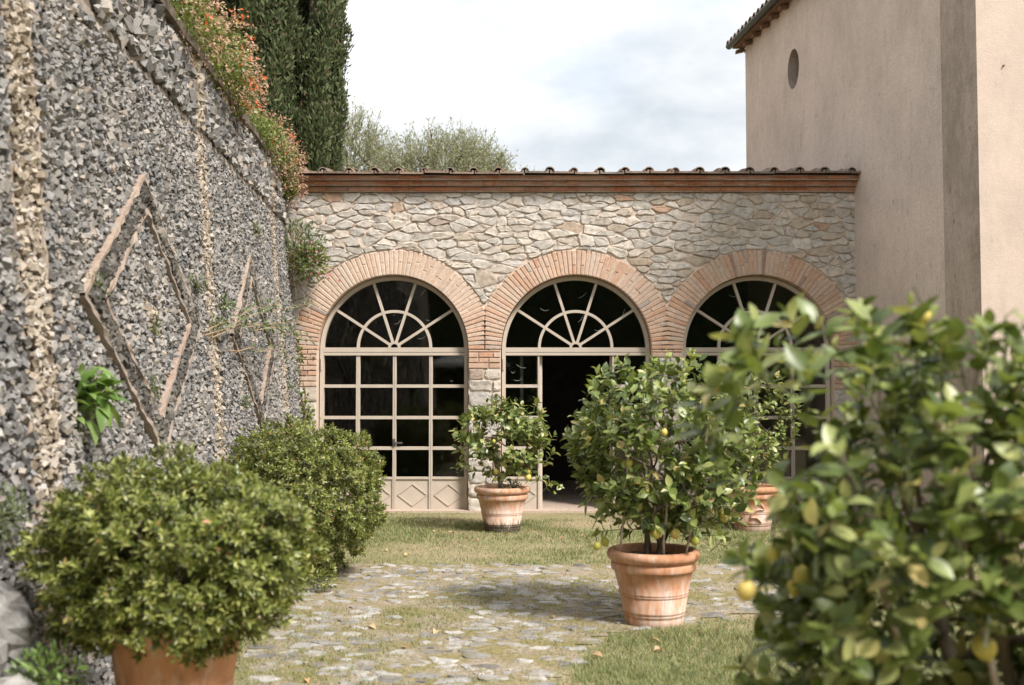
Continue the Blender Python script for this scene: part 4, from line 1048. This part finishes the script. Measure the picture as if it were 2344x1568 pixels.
# ---- far pot and its small lemon tree
pf = at_z(1149, 1215); pf[2] = gz(pf[0], pf[1])
pot(pf, 1.0, 'lime streaked terracotta pot with mossy foot, before the pier between two arches', M['terracotta_limed'])
df = pf[1]
lf = [(at_d(1135, 1080, df - .3), .075), (at_d(1133, 1097, df - .3), .06), (at_d(1208, 1092, df - .3), .10), (at_d(1211, 1080, df - .28), .08), (at_d(1130, 1010, df - .4), .06)]
ex = [at_d(px, py, df + RNG.uniform(-.3, .2)) for px, py in ((1045, 1075), (1060, 1070), (1255, 1110), (1275, 1120), (1235, 1098), (1250, 1060), (1262, 1040), (1265, 1000), (1225, 925), (1235, 950))]
lemon_tree(None, pf, .47, np.array([pf[0] + .02, df, 1.09]), np.array([.56, .5, .47]), 215, 52, 'small open lemon tree with a few yellow lemons in the far pot', 1, lf, (), .034, hole=.42, fill=.35, s=(.075, .115), extra=ex)
# ---- third pot, half hidden
p3 = at_z(1722, 1212); p3[2] = 0.0
pot(p3, 1.0, 'terracotta pot with scroll relief, half hidden behind the nearest lemon foliage', M['terracotta_dark'], scroll=True)
lemon_tree(None, p3, .47, np.array([p3[0] - .05, p3[1], 1.25]), np.array([.62, .55, .62]), 200, 63, 'lemon tree standing behind the others before the third arch', 3, (), (), .024, hole=.3, fill=.45, s=(.07, .1), nparts=150)
# ---- nearest lemon tree, out of focus
pn = np.array([1.42, 3.0, 0.0])
pot(pn, 1.12, 'terracotta pot below the blurred nearest lemon tree', M['terracotta'])
cn_ = np.array([1.42, 2.95, 1.175])
lp = [(1707, 1352, 2.75, .062), (1836, 1318, 2.9, .062), (1818, 1345, 2.95, .055), (2252, 1480, 2.7, .075), (1945, 1408, 2.75, .075), (2130, 1260, 2.8, .05), (1770, 1268, 3.0, .05), (1890, 1230, 3.05, .05), (2112, 722, 2.75, .05), (2330, 1190, 2.6, .05)]
ln = [(at_d(a, b, d), s) for a, b, d, s in lp]
cn = [((1.30, 2.75, .5), (1.02, 2.62, 1.65)), ((1.5, 2.8, .5), (1.34, 2.6, 1.7)), ((1.2, 3.0, .5), (.86, 2.85, 1.5)), ((1.6, 3.0, .5), (1.6, 2.9, 1.7))]
ex = [at_d(px, py, d) for px, py, d in ((1722, 1305, 2.78), (1745, 1285, 2.8), (1760, 1320, 2.8), (1712, 770, 2.8), (1705, 800, 2.85), (1720, 830, 2.8), (1735, 860, 2.8), (2108, 735, 2.75), (2095, 760, 2.8), (2125, 770, 2.75), (1600, 935, 2.9), (1615, 1000, 2.95), (1660, 900, 2.85), (1675, 980, 2.9), (1660, 1080, 2.9), (1820, 755, 2.9), (1880, 760, 2.85), (1960, 770, 2.8), (2010, 770, 2.8), (2190, 800, 2.7), (2260, 790, 2.6), (2300, 770, 2.6), (2330, 780, 2.6))]
lt = lemon_tree(None, pn, .5, cn_, np.array([.98, .52, .62]), 960, 74, 'big out of focus lemon tree with pale lemons, nearest the viewer', 4, ln, cn, .03, hole=.36, fill=.35, s=(.062, .094), per=(5, 9), power=4.0, extra=ex, keep=lambda w: w[0] > .55 + .19 * min(1, max(0, (1.66 - w[2]) / .36)) - .07 * min(1, max(0, (1.12 - w[2]) / .3)) + .10 * (w[1] - 2.9))
m = MB(); m.tube([at_d(2140, 1110, 2.75), at_d(2190, 1140, 2.8), at_d(2260, 1165, 2.85), at_d(2370, 1230, 2.95)], [.02, .022, .024, .03], 8); m.build('limb', M['bark'], lt, True)
m = MB(); m.tube([at_d(2272, 1290, 2.65), at_d(2266, 1380, 2.65), at_d(2255, 1480, 2.65)], .004, 5); m.build('tie_string', M['string'], lt)

# ---- clipped azaleas
def sprig(seed):
    rg = np.random.default_rng(seed); tv, tf = leaf_tpl(.40, .25, .3, 2); V = []; F = []; off = 0
    for i in range(9):
        a = 2.4 * i + rg.uniform(-.2, .2); el = .25 + .10 * i + rg.uniform(-.15, .15); d = np.array([math.cos(a) * math.cos(el), math.sin(a) * math.cos(el), math.sin(el)])
        Rm = frames(d[None], np.array([[0, 0, 1.0]]))[0]; v = (tv * rg.uniform(.75, 1.05)) @ Rm.T + np.array([0, 0, -.28 + .06 * i]); V.append(v); F.append(tf + off); off += len(v)
    V = np.concatenate(V); V = V[:, [2, 0, 1]]     # sprig axis -> x
    return V, np.concatenate(F)
SPR = [sprig(1), sprig(2), sprig(3)]
def azalea(loc, c, r, n, seed, label, nparts, s, power=2.3, low=-.95):
    root = thing('azalea_bush', loc, label, 'bush', 'clipped azalea bushes along the wall')
    b, e = grow((loc[0], loc[1], loc[2]), c, r, 6, 2, seed, .02); [q.build('stem', M['bark'], root, True) for q in b]
    rg = np.random.default_rng(seed); P = []; D = []; N = []; S = []
    while len(P) < n:
        u = unit(rg.normal(size=3))
        if u[2] < low: continue
        k = (np.abs(u) ** power).sum() ** (-1 / power); lump = 1 + .28 * (vnoise(u[0] * 4 + 3, u[2] * 4 + u[1] * 2.3 + 8, seed) - .5) + .20 * (vnoise(u[0] * 9 + 3, u[2] * 11 + u[1] * 7 + 8, seed + 1) - .5)
        q = rg.choice([rg.uniform(.93, 1.02), rg.uniform(.70, .93), rg.uniform(.4, .7)], p=[.5, .32, .18]); p = c + u * k * q * lump * r
        if fbm(u[0] * 5 + 40, u[2] * 5 + u[1] * 3 + 40, seed + 5, 2) < .43 and q > .86: continue
        d = unit(u * .9 + rg.normal(0, .35, 3) + np.array([0, 0, .45])); P.append(p); D.append(d); N.append(unit(rg.normal(size=3))); S.append(rg.uniform(*s))
    foliage(root, P, D, N, S, SPR, M['azalea_leaf'], nparts, 'sprig', 'foliage')
    return root
pa = np.array([-1.42, 4.62, 0.0])
root = thing('terracotta_pot', pa, 'large plain terracotta pot almost covered by the rounded green bush', 'plant pot', 'terracotta pots with lemon trees'); del root['group']
b = MB(); b.lathe([(.20, 0), (.21, .03), (.232, .30), (.238, .42), (.240, .445), (.234, .452), (.240, .458), (.243, .47), (.266, .63), (.29, .64), (.30, .66), (.30, .70), (.28, .71), (.25, .70), (.24, .6)], (0, 0, 0), 56, False)
put('body', mk_mesh('body', b.V, b.F, M['terracotta_dark'], True), root, pa)
b = MB(); b.add([(0.24 * math.cos(t_), .24 * math.sin(t_), .62) for t_ in np.linspace(0, 2 * math.pi, 33)[:-1]], [tuple(range(32))]); put('soil', mk_mesh('soil', b.V, b.F, M['soil']), root, pa)
azalea(pa + [0, 0, .62], np.array([-1.41, 4.62, 0.965]), np.array([.54, .53, .39]), 4200, 5, 'broad rounded evergreen bush overflowing its terracotta pot beside the stone wall', 300, (.034, .048))
p2 = np.array([-1.93, 9.75, 0.0])
azalea(p2, np.array([-1.96, 9.75, .70]), np.array([.75, .72, .66]), 5200, 6, 'round evergreen bush standing behind the potted one before the first arch', 300, (.034, .052), 2.4)

# ---- small things growing on the walls
def clump(name, label, c, r, n, mat, s, seed, tpl=SMALL, cat='plant', group=None, up=.5, root_at=None, stemmat='twig', bias=(0, 0, 0), nparts=0):
    root = thing(name, c if root_at is None else root_at, label, cat, group); rg = np.random.default_rng(seed)
    P = c + unit(rg.normal(size=(n, 3))) * (rg.random((n, 1)) ** .45) * np.array(r); D = unit(unit(P - c) + rg.normal(0, .5, (n, 3)) + np.array([0, 0, up]) + np.array(bias)); N = unit(rg.normal(size=(n, 3)) + np.array([0, -.3, 1]))
    foliage(root, P, D, N, rg.uniform(*s, n), tpl, mat, nparts, 'leaf', 'foliage')
    b = MB(); o = np.array(c if root_at is None else root_at)
    for i in range(14):
        e = P[rg.integers(n)]; b.tube([o, o * .5 + e * .5 + rg.normal(0, .03, 3), e], [.005, .004, .002], 4, False)
    b.build('stems', M[stemmat], root, False, 'stuff'); return root
# bright big-leaved plant rooted in the wall
wq = None
for d in np.arange(5, 8, .01):
    q = wp(d, 1.66 + (895 - 930) / 2473 * d); X, Y, _ = proj([q])
    if X[0] > 176: wq = d; break
zq = wp(wq, 1.66 - 35 / 2473 * wq)
cw = zq + WN * .10; n = 70; rg = np.random.default_rng(3)
root = thing('wall_plant', zq, 'bright green broad leaved plant growing out of the stone wall', 'plant')
D = unit(rg.normal(0, .8, (n, 3)) + WN * .9 + np.array([0, 0, .15])); D[:, 2] -= .1; P = np.array([zq] * n) + WN * .03 + rg.normal(0, .06, (n, 3)) + np.array([0, 0, .03])
foliage(root, P, D, unit(np.array([0, 0, 1.0]) + rg.normal(0, .3, (n, 3))), rg.uniform(.10, .19, n), leaf_tpl(.40, .22, .6, 5), M['bright_leaf'], 70)
# trailing flowers along the coping
def cope(d, up=0.0, off=0.0): return wp(d, TOPZ + up, off)
def flower_mass(label, parts, n, nf, seed, flower=True):
    root = thing('trailing_flower_shrub' if flower else 'trailing_shrub', cope(parts[0][0]), label, 'shrub', 'trailing shrubs along the wall coping'); rg = np.random.default_rng(seed)
    Pl = []; Pf = []; b = MB(); cs = []
    for (d, up, off, r) in parts: cs.append((cope(d, up, off), np.array(r)))
    for i in range(n):
        c, r = cs[rg.integers(len(cs))]; Pl.append(c + unit(rg.normal(size=3)) * rg.random() ** .4 * r)
    Pl = np.array(Pl); Ctr = np.mean([c for c, _ in cs], 0)
    foliage(root, Pl, unit(rg.normal(size=(n, 3)) + [.3, -.3, .2]), unit(rg.normal(size=(n, 3)) + [.3, -.4, .8]), rg.uniform(.03, .055, n), leaf_tpl(.75, .2, .2, 2), M['ivy_leaf'], 0)
    Sf = []; Df = []; kinds = []
    for i in range(nf):
        c, r = cs[rg.integers(len(cs))]; u = unit(rg.normal(size=3) + np.array([.75, -.35, .1])); p = c + u * r * rg.uniform(.85, 1.12); e = p + u * rg.uniform(.03, .10) + np.array([0, 0, -.02])
        if i % 3 == 0: b.tube([c + u * r * .7, p, e], .0025, 3, False)
        k = rg.integers(2, 5)
        for q in range(k): Pf.append(e + rg.normal(0, .018, 3)); Df.append(unit(u + rg.normal(0, .7, 3) + np.array([0, 0, -.4])))
        kinds += [vnoise(p[1] * 4, p[2] * 4, seed + 9) * .6 + rg.random() * .5] * k
    if nf:
        b.build('stems', M['dry_twig'], root, False, 'stuff'); kinds = np.array(kinds); Pf = np.array(Pf); Df = np.array(Df); m_ = len(Pf)
        Nf = unit(rg.normal(size=(m_, 3)) + [.3, -.5, .3]); red = kinds > .87
        foliage(root, Pf[red], Df[red], Nf[red], rg.uniform(.028, .045, red.sum()), leaf_tpl(.75, .3, .2, 2), M['petal'], 0, stuff='blossom')
        foliage(root, Pf[~red], Df[~red], Nf[~red], rg.uniform(.022, .04, (~red).sum()), leaf_tpl(.5, .3, .2, 2), M['bud'], 0, stuff='flower_buds')
flower_mass('trailing shrub full of orange and pink blossom, upper mass on the wall coping', [(9.0, .24, -.02, (.30, .7, .34)), (10.1, .24, .02, (.36, .8, .38)), (10.9, .14, .02, (.30, .5, .30))], 6200, 820, 81)
flower_mass('low light green creeper between two flowering masses on the wall coping', [(11.9, .10, -.06, (.26, .8, .22)), (12.7, .12, -.04, (.28, .7, .24)), (8.2, .22, -.1, (.32, .8, .34))], 4600, 0, 82, False)
flower_mass('trailing shrub with orange blossom, lower mass at the corner of roof and wall', [(13.5, .16, .0, (.30, .6, .32)), (14.2, .10, .02, (.32, .42, .36)), (14.5, -.16, .06, (.22, .28, .26))], 5200, 620, 83)
# corner creeper with dry hanging stems
cc_ = at_y(688, 575, 14.55)
clump('creeper', 'straggling creeper with dry hanging stems in the corner of wall and building', cc_, (.34, .16, .42), 900, M['grey_leaf'], (.04, .08), 91, cat='creeper', stemmat='dry_twig')
c2 = at_y(712, 600, 14.5)
clump('valerian', 'grey green plant with pink flower heads leaning over the first arch', c2, (.24, .14, .26), 420, M['ivy_leaf'], (.05, .085), 92, cat='plant', root_at=at_y(668, 560, 14.7))
rt = thing('dry_creeper_stems', at_y(672, 560, 14.6), 'curtain of dry brown stems hanging below the corner creeper', 'stems'); rg = np.random.default_rng(5); m = MB()
for i in range(60):
    a = at_y(655 + rg.uniform(-10, 45), 540 + rg.uniform(-40, 40), 14.62 + rg.uniform(-.12, .08)); L_ = rg.uniform(.25, .75); m.tube([a, a + [rg.normal(0, .04), -.05, -L_ * .5], a + [rg.normal(0, .07), -.03, -L_]], [.004, .003, .002], 3, False)
m.build('dry_stems', M['dry_twig'], rt, False, 'stuff')
ps_ = np.array([at_y(rg.uniform(700, 775), rg.uniform(545, 650), 14.4) for _ in range(26)])
rt = thing('pink_valerian_flowers', ps_[0], 'loose pink flower heads beside the first arch', 'flowers'); foliage(rt, ps_, unit(rg.normal(size=(26, 3))), unit(rg.normal(size=(26, 3)) + [0, -1, 0]), rg.uniform(.03, .05, 26), leaf_tpl(.9, .2, .2, 2), M['pink_petal'], 0, stuff='blossom')
# ivy strand beside the first arch
P = []; b = MB(); pts = []
for t_ in np.linspace(0, 1, 40):
    px = 668 + 26 * t_ + 9 * math.sin(t_ * 9); py = 760 + 210 * t_; q = at_y(px, py, YF - .04); pts.append(q)
    for _ in range(5 + int(9 * t_ ** 2)): P.append(q + RNG.normal(0, 1, 3) * [.035 + .05 * t_ ** 2, .015, .03])
rt = thing('ivy', pts[-1], 'thin ivy strand climbing the stone edge left of the first arch', 'ivy'); b.tube(pts, .006, 4); b.build('stem', M['dry_twig'], rt)
P = np.array(P); foliage(rt, P, unit(RNG.normal(size=P.shape) + [0, -.4, -.3]), unit(RNG.normal(size=P.shape) * .5 + [0, -1, .4]), RNG.uniform(.03, .05, len(P)), leaf_tpl(.95, .1, .1, 2), M['ivy_leaf'], 0)
# sparse branches leaning out of the wall
def wall_pt(px, py, off=0.0):
    v = ray(px, py); best = None
    for d in np.arange(4, 14.8, .02):
        z = CAMZ + v[2] * d / v[1]; x = v[0] * d / v[1]
        if x > wbase(d) - BAT * z: continue
        best = d
    ds = np.arange(4, 14.8, .01); zz = CAMZ + v[2] / v[1] * ds; xx_ = v[0] / v[1] * ds; i = np.argmin(abs(xx_ - (wbase(ds) - BAT * zz))); return wp(ds[i], zz[i], off)
rt = thing('wall_valerian', wall_pt(455, 770), 'spindly plant with long thin branches leaning out of the wall', 'plant'); b = MB(); P = []; D = []; rg = np.random.default_rng(15)
for (x0, y0, x1, y1) in ((450, 770, 560, 705), (450, 772, 640, 745), (455, 775, 690, 700), (470, 770, 600, 760), (560, 755, 665, 790), (500, 800, 640, 830)):
    a = wall_pt(x0, y0, .03); e = wall_pt(min(x1, 655), y1, .35); e[2] += 0
    pts = [a + (e - a) * f + np.array([0, 0, .06 * math.sin(f * 3)]) + rg.normal(0, .015, 3) for f in np.linspace(0, 1, 9)]; b.tube(pts, np.linspace(.007, .002, 9), 4, False)
    for f in np.linspace(.25, 1, 46):
        i = min(int(f * 8), 7); q = pts[i] + (pts[i + 1] - pts[i]) * (f * 8 - i) if i < 8 else pts[8]; P.append(q + rg.normal(0, .03, 3)); D.append(unit(e - a) * .6 + rg.normal(0, .7, 3))
b.build('stems', M['dry_twig'], rt); P = np.array(P); foliage(rt, P, unit(np.array(D)), unit(rg.normal(size=P.shape) + [.4, -.4, .8]), rg.uniform(.045, .085, len(P)), SMALL, M['grey_leaf'], 0)
for i, (px, py, n, s, lab) in enumerate(((480, 745, 60, .06, 'weed tuft at the right corner of the larger stone diamond'), (195, 655, 40, .045, 'weed tuft at the left corner of the larger stone diamond'), (332, 890, 30, .05, 'weed tuft on the lower left side of the larger stone diamond'), (545, 925, 40, .05, 'weed tuft beside the bottom tip of the smaller stone diamond'), (185, 880, 25, .04, 'small weed just above the bright broad leaved plant'),
        (575, 530, 40, .06, 'weed tuft above the smaller stone diamond'), (430, 655, 60, .05, 'weed tuft beyond the upper right side of the larger stone diamond'), (500, 700, 90, .06, 'large weed tuft between the two stone diamonds'), (335, 745, 30, .03, 'mossy tuft in the centre of the larger stone diamond'), (655, 885, 60, .05, 'weed tuft low in the corner beside the first arch'))):
    q = wall_pt(px, py, .03); clump('wall_weed', lab, q + WN * .03, (.05 + .04 * (n > 55), .1 + .08 * (n > 55), .08), n, M['grey_leaf'] if i != 8 else M['ivy_leaf'], (s * .6, s * 1.1), 300 + i, cat='weed', group='weeds on the leaning wall')
# weeds round the boulders
clump('ground_weed', 'grey green weeds spilling over the boulders at the wall foot', wp(4.55, 1.13, .05), (.10, .16, .14), 420, M['grey_leaf'], (.02, .04), 401, cat='weed')
clump('ground_weed', 'yellow green ground weeds in the shade under the potted bush', np.array([-1.80, 4.25, .55]), (.14, .12, .13), 300, M['bright_leaf'], (.03, .05), 402, cat='weed', root_at=np.array([-1.85, 4.3, 0]))
clump('ground_weed', 'thin weeds sprouting before the closed panels of the first arch', np.array([-1.8, 14.55, .1]), (.06, .05, .12), 50, M['grass'], (.04, .09), 403, cat='weed', up=2)
clump('pot_weed', 'small pale weed growing in the soil of the far pot', pf + np.array([.13, -.14, .53]), (.09, .06, .07), 90, M['grey_leaf'], (.03, .06), 404, cat='weed')
clump('ground_weed', 'green weeds at the foot of the round bush beside the cobbles', np.array([-1.65, 9.0, .1]), (.25, .1, .1), 300, M['azalea_leaf'], (.03, .05), 405, cat='weed')

# ---- cypresses and olives beyond
CYL = (np.array([(0, 0, 0), (.45, -.17, .03), (1, 0, 0), (.5, .17, .03)], float), np.array([(0, 1, 2, 3)]))
def cypress(x, y, z0, rad, h, seed, label, n=90000):
    root = thing('cypress_tree', (x, y, z0), label, 'cypress', 'cypresses behind the leaning wall'); rg = np.random.default_rng(seed)
    b = MB(); b.tube([(x, y, z0), (x + .05, y, z0 + h * .5), (x, y, z0 + h * .95)], [.16, .1, .02], 8); b.build('trunk', M['bark'], root, True)
    # flame-like plumes packed round the trunk
    P = []; D = []; npl = 260
    for k in range(npl):
        zz = rg.uniform(.02, .96); prof = min(1, .75 + zz * 1.5) * (1 - max(0, zz - .45) / .55) ** .8 if zz > .45 else min(1, .78 + zz * .6)
        a = rg.uniform(0, 2 * math.pi); rr = rad * prof * rg.uniform(.62, .95); base = np.array([x + rr * .75 * math.cos(a), y + rr * .75 * math.sin(a), z0 + zz * h]); L_ = rg.uniform(.7, 1.5); tip = base + np.array([math.cos(a) * rr * .28, math.sin(a) * rr * .28, L_]); wd = rg.uniform(.12, .25)
        m_ = n // npl; f = rg.random(m_); rad_ = wd * np.sin(np.pi * np.clip(f * .85 + .12, 0, 1)) ; v = unit(rg.normal(size=(m_, 3)))
        P.append(base + (tip - base) * f[:, None] + v * rad_[:, None] * rg.uniform(.7, 1.0, (m_, 1))); D.append(unit(v * .7 + np.array([0, 0, 1.0]) + rg.normal(0, .3, (m_, 3))))
    P = np.concatenate(P); D = np.concatenate(D)
    m_ = n // 3; a_ = rg.uniform(0, 2 * math.pi, m_); z_ = rg.random(m_); q_ = np.where(z_ > .45, (1 - (z_ - .45).clip(0) / .55) ** .8, .78 + z_ * .45) * rad * rg.uniform(.35, .9, m_)
    P = np.concatenate([P, np.stack([x + q_ * np.cos(a_), y + q_ * np.sin(a_), z0 + z_ * h], 1)]); D = np.concatenate([D, unit(rg.normal(0, .5, (m_, 3)) + [0, 0, 1])])
    keep = vnoise(P[:, 0] * 3 + P[:, 1] * 2, P[:, 2] * 1.1, seed) > .20; P, D = P[keep], D[keep]
    foliage(root, P, D, unit(P - np.array([x, y, 0]) * [1, 1, 0] - np.array([0, 0, 1]) * P[:, 2:3] + rg.normal(0, .4, P.shape)), rg.uniform(.07, .15, len(P)), CYL, M['cypress'], 0, stuff='crown')
cypress(-4.98, 20.9, 4.45, .86, 10.5, 1, 'dark cypress seen partly behind the upper blossom')
cypress(-4.05, 21.6, 4.45, .80, 11.5, 2, 'dark dense cypress in the middle of its clump behind the roof')
cypress(-5.95, 21.2, 4.45, .7, 8.5, 4, 'greyer cypress furthest along the wall, mostly hidden by blossom')
cypress(-4.45, 22.6, 4.45, .8, 11.0, 7, 'cypress at the back, filling the gap between the two front cypresses')
def olive(x, y, z0, c, r, n, seed, label):
    root = thing('olive_tree', (x, y, z0), label, 'olive tree', 'olive trees beyond the roof'); rg = np.random.default_rng(seed)
    b, e = grow((x, y, z0), c, r, 3, 2, seed, .1); [q.build('trunk', M['bark'], root, True) for q in b]
    tw = twigs_in(c, r, n, seed, 2.0, .3, .30, 3.5); P = []; D = []; tb = MB()
    for t_ in tw:
        ax = unit(unit(t_ - c) * .5 + rg.normal(0, .4, 3) + np.array([0, 0, .7])); L_ = rg.uniform(.3, .75); tb.tube([t_ - ax * L_ * .5, t_ + ax * L_ * .5], [.008, .003], 3, False)
        for f in np.linspace(-.5, .5, 12): P.append(t_ + ax * L_ * f + rg.normal(0, .03, 3)); D.append(unit(ax * .7 + rg.normal(0, .6, 3)))
    tb.build('twigs', M['bark'], root, False, 'stuff'); P = np.array(P)
    foliage(root, P, np.array(D), unit(rg.normal(size=P.shape)), rg.uniform(.08, .13, len(P)), leaf_tpl(.26, .1, .1, 2), M['olive_leaf'], 0, stuff='crown')
olive(-1.6, 28, 4.5, np.array([-1.75, 28, 6.9]), np.array([2.1, 1.8, 1.5]), 2600, 11, 'wide silvery olive crown rising above the roof tiles')
olive(-4.4, 29, 4.5, np.array([-4.35, 29, 7.6]), np.array([1.1, 1.2, 1.7]), 1000, 12, 'thin pale olive tree beside the cypress')
olive(-.3, 30, 4.5, np.array([-.2, 30, 6.75]), np.array([1.3, 1.2, 1.1]), 800, 13, 'low olive crown at the end of the olive row above the roof')

# ---- fallen leaves
dl = mk_mesh('fallen_leaf', *leaf_tpl(.55, .5, .6, 3), M['dead_leaf'], True)
for (px, py, lab) in ((1025, 1222, 'long pale dry leaf on the grass left of the far pot'), (988, 1219, 'yellowish dry leaf on the grass before the panels of the first arch'), (1165, 1228, 'dry leaf touching the foot of the far pot'), (925, 1275, 'dry leaf on the grass between the round bush and the far pot'),
        (1085, 1240, 'small dry leaf just in front and left of the far pot'), (1290, 1235, 'dry leaf on the grass before the open doorway'), (1340, 1228, 'dry leaf on the grass between the open doorway and the tall lemon tree'), (1270, 1418, 'curled orange leaf on the path left of the middle pot'),
        (1485, 1473, 'pinkish dry leaf on the grass in front of the middle pot'), (1497, 1497, 'small yellow leaf on the grass, nearest in front of the middle pot'), (700, 1562, 'brown leaf on the cobbles at the bottom edge beside the big potted bush'), (845, 1440, 'dry leaf on the cobbles right of the big potted bush'),
        (930, 1490, 'dry leaf in the middle of the cobbled path'), (1380, 1510, 'dry leaf where the cobbles meet the lawn, lower right of the path'), (1000, 1450, 'small tan leaf on the cobbles below the far pot'), (880, 1262, 'tiny yellow leaf on the grass beside the round bush'), (1405, 1275, 'dry leaf on the grass beside the rim of the middle pot')):
    q = at_z(px, py); o = put('fallen_leaf', dl, None, (q[0], q[1], gz(q[0], q[1]) + .018), Matrix.Rotation(RNG.uniform(0, 6), 3, 'Z') @ Matrix.Rotation(RNG.uniform(-.3, .3), 3, 'X'), RNG.uniform(.06, .10))
    tag(o, lab, 'leaf', 'dry leaves on the ground')

pr = thing('parasol', (-1.55, -7.9, 0), 'open white parasol across the garden, mirrored in a pane of the first arch', 'parasol'); t_ = NT('canvas'); M['canvas'] = t_.done(t_.bsdf((0.78, 0.76, 0.72), 0.9))
b = MB(); ap = (-1.55, -7.9, 3.25); rim = [(-1.55 + 1.5 * math.cos(a), -7.9 + 1.5 * math.sin(a), 2.62) for a in np.linspace(0, 2 * math.pi, 9)[:-1]]; b.add([ap] + rim + [(q[0], q[1], q[2] - .12) for q in rim], [(0, 1 + i, 1 + (i + 1) % 8) for i in range(8)] + [(1 + i, 9 + i, 9 + (i + 1) % 8, 1 + (i + 1) % 8) for i in range(8)]); b.build('canopy', M['canvas'], pr)
b = MB(); b.tube([(-1.55, -7.9, 0), (-1.55, -7.9, 3.24)], .03, 10); b.build('pole', M['wood'], pr); b = MB(); b.lathe([(.3, 0), (.3, .06), (.06, .1), (.05, .3)], (-1.55, -7.9, 0), 16); b.build('base', M['iron'], pr)
# ---- the hedge across the garden that the panes mirror
rg = np.random.default_rng(77); n = 9000
P = np.stack([rg.uniform(-16, 16, n), -9 + rg.normal(0, .35, n), rg.random(n) * 6.5], 1); b = MB(); b.box((-16, -10.5, -.2), (16, -9.2, 6.0))
hd = b.build('hedge', M['cypress'], None); tag(hd, 'tall dark garden hedge facing the orangery', 'hedge')
